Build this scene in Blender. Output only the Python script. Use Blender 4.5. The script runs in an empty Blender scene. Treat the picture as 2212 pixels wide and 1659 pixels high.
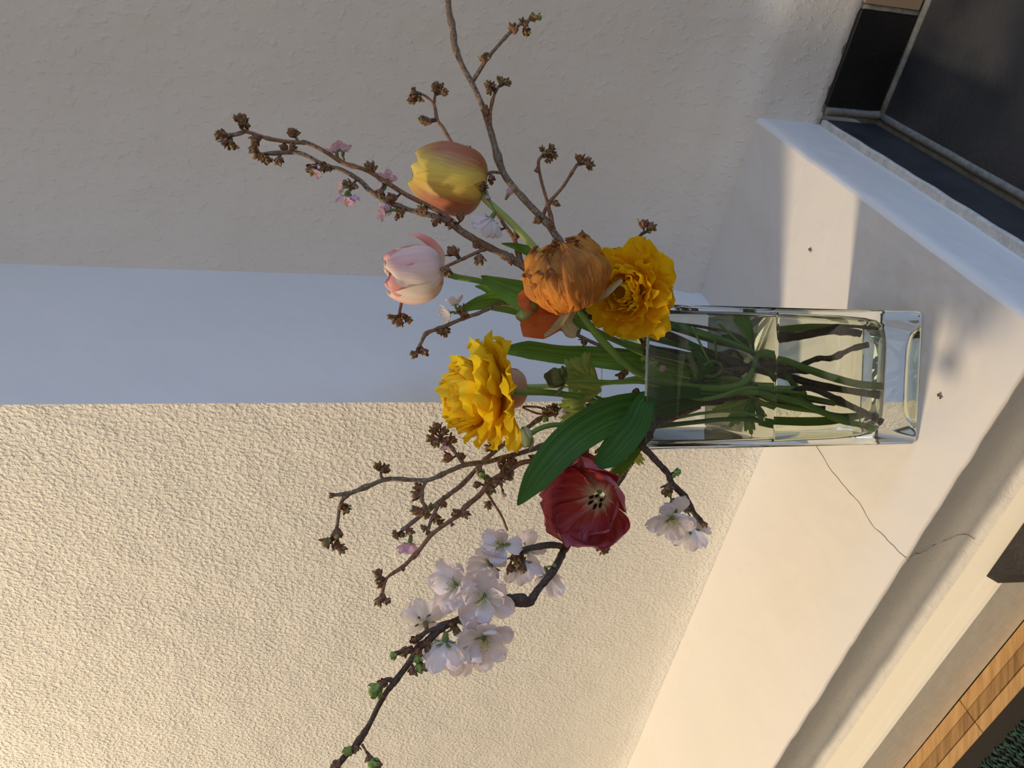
import bpy, math, random
from mathutils import Vector, Matrix, noise
random.seed(7)
S = bpy.context.scene
COL = S.collection
PI = math.pi

# ------------------------------------------------------------------ camera
F_PX, W_PX, H_PX = 1685.0, 2212, 1659
PITCH = math.radians(13.9)
CAM = Vector((0, 0, 0.4396))
R_ = Vector((1, 0, 0))
U_ = Vector((0, math.sin(PITCH), math.cos(PITCH)))
F_ = Vector((0, math.cos(PITCH), -math.sin(PITCH)))
cd = bpy.data.cameras.new('camera')
cam = bpy.data.objects.new('camera', cd)
COL.objects.link(cam)
cd.sensor_width = 36.0
cd.lens = 36.0 * F_PX / W_PX
cd.clip_start = 0.01
# the photograph was taken with the phone turned on its side: camera X points down in the room
X_, Y_, Z_ = -U_, R_, -F_
cam.matrix_world = Matrix(((X_.x, Y_.x, Z_.x, CAM.x), (X_.y, Y_.y, Z_.y, CAM.y), (X_.z, Y_.z, Z_.z, CAM.z), (0, 0, 0, 1)))
S.camera = cam

# ------------------------------------------------------------------ light and exposure
S.view_settings.view_transform = 'Standard'
S.view_settings.look = 'None'
S.view_settings.exposure = 0.0
S.view_settings.gamma = 1.0
S.view_settings.use_curve_mapping = False
w = bpy.data.worlds.new('room'); S.world = w; w.use_nodes = True
w.node_tree.nodes['Background'].inputs[0].default_value = (0.96, 0.83, 0.72, 1)
w.node_tree.nodes['Background'].inputs[1].default_value = 0.262


def light(name, kind, loc, power, col, size=0.1, size_y=None, aim=None):
    ld = bpy.data.lights.new(name, kind)
    ld.energy = power
    ld.color = col
    if kind == 'AREA':
        ld.shape = 'RECTANGLE'; ld.size = size; ld.size_y = size_y or size
    else:
        ld.shadow_soft_size = size
    o = bpy.data.objects.new(name, ld); COL.objects.link(o)
    o.location = loc
    if aim is not None:
        o.rotation_euler = (Vector(aim) - Vector(loc)).to_track_quat('-Z', 'Y').to_euler()
    return o


light('ceiling_lamp', 'POINT', (-1.20, 0.768, 1.90), 138, (1.0, 0.79, 0.54), 0.085)
light('window_daylight', 'AREA', (2.3, -0.75, 0.75), 27, (0.25, 0.61, 1.25), 1.3, 1.5, (0.05, 0.65, 0.2))
light('room_fill', 'AREA', (-0.3, -1.7, 1.5), 8, (1.0, 0.90, 0.77), 1.8, 1.4, (0, 0.6, 0.2))  # added warm fill with no known source, brightens the walls that face the camera
cy = S.cycles
cy.max_bounces = 16; cy.transmission_bounces = 14; cy.transparent_max_bounces = 12
cy.diffuse_bounces = 5; cy.glossy_bounces = 5
cy.use_denoising = True
cy.sample_clamp_indirect = 6.0


# ------------------------------------------------------------------ helpers
def P(x, y, d):
    """room point seen at photo pixel (x, y) standing d metres in front of the camera foot"""
    du = (H_PX - y - 829.5) / F_PX
    dv = (x - 1106.0) / F_PX
    dr = R_ * du + F_ - U_ * dv
    return CAM + dr * (d / dr.y)


def vdir(dx, dy, dd):
    v = -U_ * dx - R_ * dy + F_ * dd
    return v.normalized()


def nz(v, s=1.0):
    return noise.noise(Vector(v) * s)


def tag(o, label=None, cat=None, group=None, kind=None):
    if label: o['label'] = label
    if cat: o['category'] = cat
    if group: o['group'] = group
    if kind: o['kind'] = kind
    return o


def empty(name, loc, label, cat, group=None):
    o = bpy.data.objects.new(name, None)
    COL.objects.link(o)
    o.location = loc
    o.empty_display_size = 0.01
    return tag(o, label, cat, group)


class MB:
    def __init__(s):
        s.v = []; s.f = []; s.m = []; s.uv = []

    def add(s, vs, fs, mi=0, uvs=None):
        b = len(s.v)
        s.v += [tuple(v) for v in vs]
        s.f += [tuple(i + b for i in f) for f in fs]
        s.m += [mi] * len(fs)
        s.uv += list(uvs) if uvs else [(0.5, 0.5)] * len(vs)

    def mesh(s, name, mats, smooth=True):
        me = bpy.data.meshes.new(name)
        me.from_pydata(s.v, [], s.f)
        for m in (mats if isinstance(mats, (list, tuple)) else [mats]):
            me.materials.append(m)
        for p, mi in zip(me.polygons, s.m):
            p.material_index = mi; p.use_smooth = smooth
        ul = me.uv_layers.new(name='UVMap')
        for lp in me.loops:
            ul.data[lp.index].uv = s.uv[lp.vertex_index]
        me.update()
        return me

    def build(s, name, mats, parent=None, smooth=True):
        return link(name, s.mesh(name, mats, smooth), parent)


def link(name, me, parent=None, mat=None):
    o = bpy.data.objects.new(name, me)
    COL.objects.link(o)
    if parent is not None:
        o.parent = parent
        if mat is None:          # geometry given in room coordinates
            o.matrix_parent_inverse = world_of(parent).inverted()
    if mat is not None:
        o.matrix_basis = mat
    return o


def world_of(o):
    m = o.matrix_basis
    if o.parent is not None:
        m = world_of(o.parent) @ o.matrix_parent_inverse @ m
    return m.copy()


def smooth_path(pts, rad, k=4):
    """Catmull-Rom through points with radii"""
    n = len(pts); out = []; ro = []
    for i in range(n - 1):
        p0 = pts[max(i - 1, 0)]; p1 = pts[i]; p2 = pts[i + 1]; p3 = pts[min(i + 2, n - 1)]
        for j in range(k):
            t = j / k
            out.append(0.5 * ((2 * p1) + (p2 - p0) * t + (2 * p0 - 5 * p1 + 4 * p2 - p3) * t * t + (3 * p1 - p0 - 3 * p2 + p3) * t ** 3))
            ro.append(rad[i] * (1 - t) + rad[i + 1] * t)
    out.append(pts[-1]); ro.append(rad[-1])
    return out, ro


def tube(mb, pts, rad, seg=8, k=4, bump=0.0, mi=0, knots=0.0):
    pts = [Vector(p) for p in pts]
    if not isinstance(rad, (list, tuple)): rad = [rad] * len(pts)
    pts, rad = smooth_path(pts, rad, k)
    n = len(pts); vs = []; fs = []; uv = []
    side = None
    for i, p in enumerate(pts):
        t = (pts[min(i + 1, n - 1)] - pts[max(i - 1, 0)]).normalized()
        if side is None:
            side = t.orthogonal().normalized()
        side = (side - t * side.dot(t)).normalized()
        up = t.cross(side)
        kk = 1 + (knots * max(0, nz(p, 150) - 0.15) * 1.3 if knots else 0)
        for j in range(seg):
            a = 2 * PI * j / seg
            r = rad[i] * kk * (1 + bump * nz(p + side * j * 0.01, 420))
            vs.append(p + (side * math.cos(a) + up * math.sin(a)) * r)
            uv.append((j / seg, i / n))
    for i in range(n - 1):
        for j in range(seg):
            j2 = (j + 1) % seg
            fs.append((i * seg + j, i * seg + j2, (i + 1) * seg + j2, (i + 1) * seg + j))
    fs.append(tuple(range(seg))[::-1])
    fs.append(tuple((n - 1) * seg + j for j in range(seg)))
    mb.add(vs, fs, mi, uv)


def blob(mb, c, ax, L, r, seg=8, rings=6, mi=0, prof=None, rough=0.0):
    """lathe shape along ax starting at c"""
    ax = Vector(ax).normalized(); s = ax.orthogonal().normalized(); u = ax.cross(s)
    vs = []; fs = []; uv = []
    for i in range(rings + 1):
        t = i / rings
        rr = r * (prof(t) if prof else math.sin(PI * (0.04 + 0.92 * t)) ** 0.75)
        for j in range(seg):
            a = 2 * PI * j / seg
            q = rr * (1 + rough * nz((i * 3.1, j * 1.7, c[0] * 300)))
            vs.append(Vector(c) + ax * L * t + (s * math.cos(a) + u * math.sin(a)) * q)
            uv.append((j / seg, t))
    for i in range(rings):
        for j in range(seg):
            j2 = (j + 1) % seg
            fs.append((i * seg + j, i * seg + j2, (i + 1) * seg + j2, (i + 1) * seg + j))
    fs.append(tuple(range(seg))[::-1]); fs.append(tuple(rings * seg + j for j in range(seg)))
    mb.add(vs, fs, mi, uv)


# ------------------------------------------------------------------ materials
def srgb(r, g, b):
    f = lambda c: ((c / 255 + 0.055) / 1.055) ** 2.4 if c > 10 else c / 255 / 12.92
    return (f(r), f(g), f(b), 1)


class Mat:
    def __init__(s, name, rough=0.6, col=(0.8, 0.8, 0.8, 1), spec=0.4):
        s.m = bpy.data.materials.new(name); s.m.use_nodes = True
        s.nt = s.m.node_tree; s.n = s.nt.nodes; s.l = s.nt.links
        s.b = s.n['Principled BSDF']; s.out = s.n['Material Output']
        s.b.inputs['Roughness'].default_value = rough
        s.b.inputs['Base Color'].default_value = col
        s.b.inputs['Specular IOR Level'].default_value = spec

    def node(s, t, **kw):
        n = s.n.new(t)
        for k, v in kw.items():
            if k in n.inputs: n.inputs[k].default_value = v
            else: setattr(n, k, v)
        return n

    def coord(s, kind='Object', scale=(1, 1, 1)):
        tc = s.n.new('ShaderNodeTexCoord'); mp = s.n.new('ShaderNodeMapping')
        mp.inputs['Scale'].default_value = scale
        s.l.new(tc.outputs[kind], mp.inputs[0])
        return mp.outputs[0]

    def noise(s, scale, detail=3, co=None, rough=0.5):
        n = s.node('ShaderNodeTexNoise', Scale=scale, Detail=detail, Roughness=rough)
        s.l.new(co or s.coord(), n.inputs['Vector'])
        return n.outputs['Fac']

    def ramp(s, fac, stops):
        r = s.n.new('ShaderNodeValToRGB')
        e = r.color_ramp.elements
        while len(e) < len(stops): e.new(0.5)
        for i, (p, c) in enumerate(stops):
            e[i].position = p; e[i].color = c if len(c) == 4 else (*c, 1)
        s.l.new(fac, r.inputs[0])
        return r.outputs[0]

    def mix(s, a, b, fac):
        m = s.n.new('ShaderNodeMix'); m.data_type = 'RGBA'
        for sock, v in ((m.inputs[6], a), (m.inputs[7], b), (m.inputs[0], fac)):
            if isinstance(v, (tuple, float, int)): sock.default_value = v
            else: s.l.new(v, sock)
        return m.outputs[2]

    def color(s, c):
        s.l.new(c, s.b.inputs['Base Color']); s.c = c
        return s

    def bump(s, h, dist, strength=1.0, prev=None):
        b = s.node('ShaderNodeBump', Strength=strength, Distance=dist)
        s.l.new(h, b.inputs['Height'])
        if prev is not None: s.l.new(prev, b.inputs['Normal'])
        s.l.new(b.outputs[0], s.b.inputs['Normal'])
        return b.outputs[0]

    def translucent(s, amt, boost=None):
        t = s.n.new('ShaderNodeBsdfTranslucent'); mx = s.n.new('ShaderNodeMixShader')
        if hasattr(s, 'c'): s.l.new(boost if boost is not None else s.c, t.inputs[0])
        else: t.inputs[0].default_value = s.b.inputs['Base Color'].default_value
        mx.inputs[0].default_value = amt
        s.l.new(s.b.outputs[0], mx.inputs[1]); s.l.new(t.outputs[0], mx.inputs[2])
        s.l.new(mx.outputs[0], s.out.inputs[0])
        return s


def plaster(name, col, scale, dist, lo, hi, extra=0.0):
    m = Mat(name, 0.75, spec=0.25)
    f = m.noise(scale, 2.5, m.coord('Object', (1, 1, 0.8)), 0.5)
    r = m.ramp(f, [(lo, (0, 0, 0)), (hi, (1, 1, 1))])
    n1 = m.bump(r, dist)
    g = m.noise(18, 3)
    m.bump(g, 0.004 + extra, 1.0, n1)
    c = m.ramp(m.noise(9, 4), [(0.3, tuple(v * 0.965 for v in col[:3])), (0.7, col[:3])])
    m.color(c)
    return m.m


M = {}
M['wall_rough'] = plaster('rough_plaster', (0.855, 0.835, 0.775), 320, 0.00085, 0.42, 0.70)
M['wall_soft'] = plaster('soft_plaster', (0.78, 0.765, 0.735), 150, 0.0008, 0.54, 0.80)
M['wall_smooth'] = plaster('smooth_plaster', (0.78, 0.775, 0.765), 60, 0.0003, 0.4, 0.8)
M['ledge'] = plaster('ledge_paint', (0.78, 0.755, 0.715), 45, 0.00035, 0.45, 0.8)
m = Mat('ledge_face', 0.8, spec=0.2); m.color(m.ramp(m.noise(14), [(0.3, (0.74, 0.72, 0.68)), (0.7, (0.8, 0.775, 0.73))]))
m.bump(m.noise(60, 2), 0.004, 1.0, m.bump(m.noise(500, 5), 0.0012)); M['ledge_face'] = m.m
m = Mat('skirting_paint', 0.42, (0.89, 0.85, 0.73, 1)); m.bump(m.noise(60, 2), 0.0008); M['skirting'] = m.m
m = Mat('mortar', 0.85); m.color(m.ramp(m.noise(120), [(0.35, (0.50, 0.49, 0.45)), (0.65, (0.66, 0.63, 0.57))])); m.bump(m.noise(300), 0.001); M['mortar'] = m.m
m = Mat('grout', 0.9); m.color(m.ramp(m.noise(150), [(0.3, (0.16, 0.165, 0.155)), (0.7, (0.25, 0.26, 0.24))])); m.bump(m.noise(400), 0.0008); M['grout'] = m.m


def slate(name, a, b, rough):
    m = Mat(name, rough, spec=0.45)
    n = m.noise(14, 6)
    m.color(m.ramp(n, [(0.35, a), (0.62, b)]))
    m.bump(m.noise(220, 4), 0.0006)
    return m.m


M['slate'] = slate('slate', (0.020, 0.023, 0.029), (0.048, 0.048, 0.050), 0.5)
M['slate_brown'] = slate('slate_brown', (0.018, 0.017, 0.016), (0.045, 0.038, 0.033), 0.5)
M['slate_black'] = slate('slate_black', (0.006, 0.006, 0.007), (0.012, 0.012, 0.013), 0.5)
M['tile_cream'] = Mat('cream_tile', 0.5, (0.30, 0.23, 0.16, 1)).m
m = Mat('crack', 0.9, (0.13, 0.11, 0.09, 1)); M['crack'] = m.m


def wood(name, a, b, c):
    m = Mat(name, 0.42)
    rot = m.n.new('ShaderNodeTexCoord'); mp = m.n.new('ShaderNodeMapping')
    mp.inputs['Rotation'].default_value = (0, 0, math.radians(36.1)); mp.inputs['Scale'].default_value = (14, 130, 60)
    m.l.new(rot.outputs['Object'], mp.inputs[0])
    n = m.noise(1.6, 6, mp.outputs[0], 0.65)
    m.color(m.ramp(n, [(0.3, a), (0.5, b), (0.7, c)]))
    return m.m


M['wood_light'] = wood('oak_light', (0.36, 0.20, 0.075), (0.50, 0.30, 0.12), (0.58, 0.37, 0.17))
M['wood_dark'] = wood('oak_dark', (0.19, 0.10, 0.035), (0.31, 0.175, 0.065), (0.42, 0.25, 0.10))
m = Mat('rug_dark', 0.95, (0.028, 0.024, 0.02, 1)); m.bump(m.noise(600), 0.0008); M['rug_dark'] = m.m
m = Mat('rug_green', 0.95); m.color(m.ramp(m.noise(260), [(0.35, (0.016, 0.05, 0.036)), (0.65, (0.045, 0.11, 0.08))])); M['rug_green'] = m.m

m = Mat('glass', 0.0)
m.n.remove(m.b); g = m.n.new('ShaderNodeBsdfGlass'); g.inputs['Color'].default_value = (0.975, 0.99, 0.985, 1)
g.inputs['Roughness'].default_value = 0.0; g.inputs['IOR'].default_value = 1.5
m.l.new(g.outputs[0], m.out.inputs[0]); M['glass'] = m.m
m = Mat('water', 0.0)
m.n.remove(m.b); g = m.n.new('ShaderNodeBsdfGlass'); g.inputs['Color'].default_value = (0.975, 0.968, 0.88, 1)
g.inputs['Roughness'].default_value = 0.0; g.inputs['IOR'].default_value = 1.33
m.l.new(g.outputs[0], m.out.inputs[0]); M['water'] = m.m


def bark(name, a, b, c, rough=0.7):
    m = Mat(name, rough, spec=0.3)
    n = m.noise(500, 4); n2 = m.noise(60, 3)
    k = m.ramp(n, [(0.3, a), (0.55, b), (0.75, c)])
    m.color(m.mix(k, b + (1,), m.ramp(n2, [(0.4, (0, 0, 0)), (0.6, (0.6, 0.6, 0.6))])))
    m.bump(n, 0.0009)
    return m.m


M['bark_grey'] = bark('bark_grey', (0.075, 0.052, 0.038), (0.20, 0.145, 0.10), (0.38, 0.31, 0.23))
M['bark_dark'] = bark('bark_dark', (0.028, 0.019, 0.015), (0.085, 0.057, 0.043), (0.17, 0.125, 0.09))
M['bark_tan'] = bark('bark_tan', (0.10, 0.05, 0.028), (0.24, 0.13, 0.075), (0.34, 0.21, 0.13))
M['bud_brown'] = bark('bud_brown', (0.085, 0.034, 0.022), (0.23, 0.105, 0.062), (0.42, 0.26, 0.14))
M['bud_olive'] = bark('bud_olive', (0.075, 0.045, 0.02), (0.22, 0.155, 0.065), (0.44, 0.38, 0.17))
M['bud_green'] = bark('bud_green', (0.10, 0.14, 0.03), (0.24, 0.34, 0.08), (0.42, 0.52, 0.18), 0.5)


def leafmat(name, a, b, c, tr=0.3, veins=26):
    m = Mat(name, 0.52, spec=0.25)
    uvn = m.coord('UV', (veins, 0.6, 1))
    n = m.noise(1.0, 4, uvn, 0.6)
    n2 = m.noise(22, 3)
    k = m.ramp(n, [(0.3, a), (0.5, b), (0.72, c)])
    m.color(m.mix(k, a + (1,), m.ramp(n2, [(0.45, (0, 0, 0)), (0.7, (0.5, 0.5, 0.5))])))
    m.bump(n, 0.0006)
    m.translucent(tr)
    return m.m


M['leaf_dark'] = leafmat('leaf_dark', (0.022, 0.070, 0.008), (0.042, 0.120, 0.014), (0.085, 0.19, 0.030), 0.15)
M['leaf_mid'] = leafmat('leaf_mid', (0.08, 0.17, 0.02), (0.14, 0.27, 0.04), (0.21, 0.36, 0.08), 0.25)
M['leaf_pale'] = leafmat('leaf_pale', (0.17, 0.25, 0.05), (0.29, 0.38, 0.09), (0.42, 0.48, 0.15), 0.3, 8)
M['leaf_yellow'] = leafmat('leaf_yellow', (0.35, 0.38, 0.05), (0.52, 0.50, 0.10), (0.62, 0.58, 0.18), 0.3, 8)
M['stem'] = leafmat('stem_green', (0.11, 0.21, 0.04), (0.19, 0.33, 0.07), (0.27, 0.42, 0.12), 0.1, 6)
M['stem_dark'] = leafmat('stem_dark', (0.05, 0.12, 0.025), (0.09, 0.19, 0.04), (0.14, 0.26, 0.06), 0.08, 6)
M['stem_pale'] = leafmat('stem_pale', (0.34, 0.42, 0.11), (0.46, 0.54, 0.17), (0.56, 0.62, 0.26), 0.15, 6)
M['sepal'] = leafmat('dry_sepal', (0.30, 0.24, 0.13), (0.46, 0.40, 0.24), (0.56, 0.52, 0.35), 0.15, 10)
m = Mat('ranunculus_bud', 0.5); m.color(m.ramp(m.noise(90, 3), [(0.35, (0.05, 0.07, 0.03)), (0.55, (0.16, 0.22, 0.07)), (0.75, (0.34, 0.40, 0.14))])); M['rbud'] = m.m
m = Mat('pale_bud', 0.5); m.color(m.ramp(m.noise(70, 3), [(0.35, (0.30, 0.38, 0.15)), (0.7, (0.55, 0.60, 0.32))])); M['rbud_pale'] = m.m


def petalmat(name, stops, streak=0.25, streak_col=(1, 1, 1), tr=0.4, veins=14, rough=0.5, edge=None, spot=None, wr=0.0008):
    """colour runs from the base to the tip of the petal, with veins along it"""
    m = Mat(name, rough, spec=0.3)
    tc = m.n.new('ShaderNodeTexCoord'); sep = m.n.new('ShaderNodeSeparateXYZ')
    m.l.new(tc.outputs['UV'], sep.inputs[0])
    n = m.noise(1.0, 5, m.coord('UV', (veins, 1.2, 1)), 0.6)
    ma = m.n.new('ShaderNodeMath'); ma.operation = 'MULTIPLY_ADD'
    m.l.new(n, ma.inputs[0]); ma.inputs[1].default_value = 0.35
    m.l.new(sep.outputs['Y'], ma.inputs[2])
    mb_ = m.n.new('ShaderNodeMath'); mb_.operation = 'SUBTRACT'; m.l.new(ma.outputs[0], mb_.inputs[0]); mb_.inputs[1].default_value = 0.17
    c = m.ramp(mb_.outputs[0], stops)
    if edge:                       # flame up the middle, edge colour at the sides
        e = m.n.new('ShaderNodeMath'); e.operation = 'SUBTRACT'; m.l.new(sep.outputs['X'], e.inputs[0]); e.inputs[1].default_value = 0.5
        ab = m.n.new('ShaderNodeMath'); ab.operation = 'ABSOLUTE'; m.l.new(e.outputs[0], ab.inputs[0])
        ad = m.n.new('ShaderNodeMath'); ad.operation = 'MULTIPLY_ADD'; m.l.new(n, ad.inputs[0]); ad.inputs[1].default_value = 0.45; m.l.new(ab.outputs[0], ad.inputs[2])
        c = m.mix(c, edge[0], m.ramp(ad.outputs[0], [(edge[1], (0, 0, 0)), (edge[2], (1, 1, 1))]))
    if streak:
        c = m.mix(c, streak_col + (1,), m.ramp(n, [(0.5, (0, 0, 0)), (0.75, (streak,) * 3)]))
    if spot:
        c = m.mix(c, spot[0], m.ramp(m.noise(spot[1], 4), [(0.48, (0, 0, 0)), (0.66, (spot[2],) * 3)]))
    m.color(c)
    m.bump(n, wr)
    m.translucent(tr)
    return m.m


M['yellow'] = petalmat('yellow_petal', [(0.1, (0.84, 0.46, 0.003)), (0.5, (0.93, 0.63, 0.006)), (1.0, (0.94, 0.72, 0.025))], 0.25, (0.95, 0.80, 0.10), 0.5)
M['yellow_deep'] = petalmat('deep_yellow_petal', [(0.1, (0.80, 0.37, 0.002)), (0.5, (0.92, 0.53, 0.003)), (1.0, (0.92, 0.60, 0.008))], 0.2, (0.94, 0.70, 0.06), 0.5)
M['orange'] = petalmat('orange_petal', [(0.0, (0.76, 0.24, 0.03)), (0.5, (0.84, 0.34, 0.05)), (0.9, (0.80, 0.34, 0.06)), (1.0, (0.33, 0.11, 0.05))], 0.3, (0.78, 0.44, 0.10), 0.36, 10, 0.6, spot=((0.24, 0.075, 0.055, 1), 38, 0.6), wr=0.004)
M['orange_deep'] = petalmat('deep_orange_petal', [(0.0, (0.50, 0.10, 0.02)), (1.0, (0.58, 0.14, 0.025))], 0.15, (0.7, 0.25, 0.06), 0.3)
M['red'] = petalmat('crimson_petal', [(0.02, (0.66, 0.55, 0.42)), (0.22, (0.45, 0.06, 0.045)), (0.6, (0.33, 0.030, 0.040)), (1.0, (0.46, 0.12, 0.15))], 0.6, (0.52, 0.20, 0.24), 0.22, 9, 0.38)
M['pink'] = petalmat('blush_petal', [(0.0, (0.82, 0.78, 0.60)), (0.3, (0.84, 0.66, 0.58)), (0.8, (0.84, 0.52, 0.49)), (1.0, (0.86, 0.70, 0.64))], 0.75, (0.88, 0.80, 0.74), 0.3, 8, edge=((0.88, 0.82, 0.73, 1), 0.30, 0.55))
M['pink_in'] = petalmat('rose_petal', [(0.0, (0.85, 0.70, 0.58)), (0.5, (0.82, 0.30, 0.28)), (1.0, (0.85, 0.50, 0.48))], 0.3, (0.88, 0.72, 0.68), 0.3, 8)
M['flame'] = petalmat('flame_petal', [(0.0, (0.66, 0.46, 0.06)), (0.25, (0.44, 0.13, 0.06)), (0.7, (0.46, 0.17, 0.09)), (0.98, (0.80, 0.63, 0.14))], 0.3, (0.62, 0.33, 0.15), 0.25, 9, edge=((0.82, 0.64, 0.13, 1), 0.36, 0.6))
M['flame_in'] = petalmat('flame_petal_inner', [(0.0, (0.70, 0.52, 0.08)), (0.6, (0.78, 0.55, 0.10)), (1.0, (0.84, 0.70, 0.20))], 0.3, (0.6, 0.33, 0.14), 0.25, 9)
M['peach'] = petalmat('peach_petal', [(0.0, (0.80, 0.62, 0.32)), (0.35, (0.76, 0.40, 0.24)), (1.0, (0.72, 0.18, 0.09))], 0.6, (0.86, 0.58, 0.36), 0.3, 8)
M['blossom'] = petalmat('blossom_petal', [(0.0, (0.82, 0.80, 0.78)), (0.5, (0.86, 0.81, 0.83)), (1.0, (0.86, 0.78, 0.82))], 0.3, (0.9, 0.88, 0.9), 0.5, 9)
M['blossom_pink'] = petalmat('pink_blossom_petal', [(0.0, (0.80, 0.62, 0.66)), (0.5, (0.78, 0.52, 0.62)), (1.0, (0.72, 0.46, 0.62))], 0.3, (0.84, 0.66, 0.74), 0.4, 9)
M['anther'] = Mat('anther', 0.6, (0.55, 0.36, 0.07, 1)).m
M['anther_black'] = Mat('anther_black', 0.7, (0.010, 0.007, 0.008, 1)).m
M['filament'] = Mat('filament', 0.5, (0.66, 0.66, 0.36, 1)).m
M['calyx'] = leafmat('calyx', (0.10, 0.13, 0.04), (0.20, 0.26, 0.08), (0.32, 0.38, 0.14), 0.1, 6)
M['calyx_red'] = leafmat('calyx_red', (0.12, 0.06, 0.03), (0.22, 0.15, 0.06), (0.26, 0.26, 0.10), 0.1, 6)

# ------------------------------------------------------------------ the setting
O = Vector((-0.016, 0.683, 0)); EA = Vector((0.808, -0.589, 0)); EB = Vector((0.589, 0.808, 0))


def ab(a, b, z=0.0):
    return O + EA * a + EB * b + Vector((0, 0, z))


def grid(mb, nu, nv, fn, mi=0, flip=False):
    vs = [fn(i / nu, j / nv) for i in range(nu + 1) for j in range(nv + 1)]
    uv = [(i / nu, j / nv) for i in range(nu + 1) for j in range(nv + 1)]
    fs = []
    for i in range(nu):
        for j in range(nv):
            a = i * (nv + 1) + j
            f = (a, a + nv + 1, a + nv + 2, a + 1)
            fs.append(f[::-1] if flip else f)
    mb.add(vs, fs, mi, uv)


def box_ab(mb, a0, a1, b0, b1, z0, z1, mi=0, bev=0.0):
    """box in the room's own axes, with a chamfer round its top and bottom"""
    rings = [(bev, z0), (0, z0 + bev), (0, z1 - bev), (bev, z1)] if bev else [(0, z0), (0, z1)]
    vs = []
    for e, z in rings:
        vs += [ab(a0 + e, b0 + e, z), ab(a1 - e, b0 + e, z), ab(a1 - e, b1 - e, z), ab(a0 + e, b1 - e, z)]
    fs = [(0, 3, 2, 1)]
    k = len(rings)
    for i in range(k - 1):
        for j in range(4):
            j2 = (j + 1) % 4
            fs.append((i * 4 + j, i * 4 + j2, i * 4 + 4 + j2, i * 4 + 4 + j))
    t = (k - 1) * 4
    fs.append((t, t + 1, t + 2, t + 3))
    mb.add(vs, fs, mi)


def lerp_prof(prof, z):
    for (z0, v0), (z1, v1) in zip(prof, prof[1:]):
        if z0 <= z <= z1:
            t = (z - z0) / (z1 - z0)
            t = t * t * (3 - 2 * t)
            return v0 + (v1 - v0) * t
    return prof[-1][1] if z > prof[-1][0] else prof[0][1]


TOPZ = 1.25
# left wall: front skin with a small cove at the ledge and a slightly worn arris
mb = MB()
zs = [-0.2, 0.0, 0.004, 0.009, 0.016, 0.026, 0.04, 0.06] + [0.06 + (TOPZ - 0.06) * i / 40 for i in range(1, 41)]
as_ = [-1.9 + 1.9 * (i / 90) for i in range(91)]
as_[-1] = 0.0
cove = [(0.0, -0.008), (0.012, -0.0025), (0.035, 0.0)]
vs = []; 
ext = as_ + [0.0]
for a in as_ + ['s']:
    for z in zs:
        if a == 's':
            vs.append(ab(lerp_prof([(0.0, 0.006), (0.02, 0.001), (0.04, 0)], max(z, 0)), 0.03, z))
        else:
            b = lerp_prof(cove, max(z, 0)) + 0.0006 * nz((a * 9, z * 9, 2))
            e = 0.0005 * nz((z * 90, 5, 1)) if a == 0.0 else 0
            vs.append(ab(a + e, b, z))
nzs = len(zs); na = len(as_)
fs = [(i * nzs + j, (i + 1) * nzs + j, (i + 1) * nzs + j + 1, i * nzs + j + 1) for i in range(na - 1) for j in range(nzs - 1)]
mb.add(vs[:na * nzs], fs)
mb.add(vs[(na - 1) * nzs:], [(j, nzs + j, nzs + j + 1, j + 1) for j in range(nzs - 1)], 1)
mb.add([ab(-1.9, 0.03, -0.2), ab(0, 0.03, -0.2), ab(0, 0.03, TOPZ), ab(-1.9, 0.03, TOPZ)], [(3, 2, 1, 0)])
o = mb.build('wall_left', [M['wall_rough'], M['wall_smooth']])
tag(o, 'cream rough plaster wall lit by warm light', kind='structure')
# smooth return between the two walls
mb = MB()


def ret(u, v):
    z = -0.1 + (TOPZ + 0.1) * v; b = 0.030 + 0.21 * u
    fl = lerp_prof([(0.0, 0.006), (0.02, 0.001), (0.04, 0)], max(z, 0))
    return ab(0.0008 * nz((b * 14, z * 7, 3)) * min(1, u * 5) + fl, b, z)


grid(mb, 12, 70, ret)
box_ab(mb, -0.03, -0.002, 0.031, 0.24, -0.1, TOPZ)
o = mb.build('wall_middle', M['wall_smooth'])
tag(o, 'smooth white return between the two walls, bluish in daylight', kind='structure')
# right wall
mb = MB()
prof_r = [(-0.08, 0.2005), (0.0, 0.203), (0.035, 0.219), (0.08, 0.2285)]
za = [-0.0705, -0.068, -0.06, -0.05, -0.04, -0.03, -0.02, -0.01, 0.0, 0.01, 0.02, 0.03, 0.04, 0.05, 0.06, 0.08] + [0.08 + (TOPZ - 0.08) * i / 40 for i in range(1, 41)]
vs = []
NA = 260
for i in range(NA + 1):
    a = -0.006 + 1.3 * i / NA
    for j, z in enumerate(za):
        b = lerp_prof(prof_r, z) + 0.0010 * nz((a * 9, z * 9, 8))
        zz = z
        if j == 0:
            zz = z + 0.0035 * nz((a * 75, 0, 4)) + 0.0015 * nz((a * 210, 0, 9)); b += 0.002
        if j == 1: zz = z + 0.003 * nz((a * 75, 0, 4)); b -= 0.001
        vs.append(ab(a, b, zz))
n_ = len(za)
fs = [(i * n_ + j, (i + 1) * n_ + j, (i + 1) * n_ + j + 1, i * n_ + j + 1) for i in range(NA) for j in range(n_ - 1)]
mb.add(vs, fs)
mb.add([ab(-0.006, 0.26, -0.072), ab(1.3, 0.26, -0.072), ab(1.3, 0.26, TOPZ), ab(-0.006, 0.26, TOPZ)], [(3, 2, 1, 0)])
mb.add([ab(-0.006, 0.20, -0.071), ab(1.3, 0.20, -0.071), ab(1.3, 0.26, -0.071), ab(-0.006, 0.26, -0.071)], [(0, 3, 2, 1)])
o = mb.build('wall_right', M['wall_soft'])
tag(o, 'grey shaded plaster wall with small bumps', kind='structure')

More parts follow.
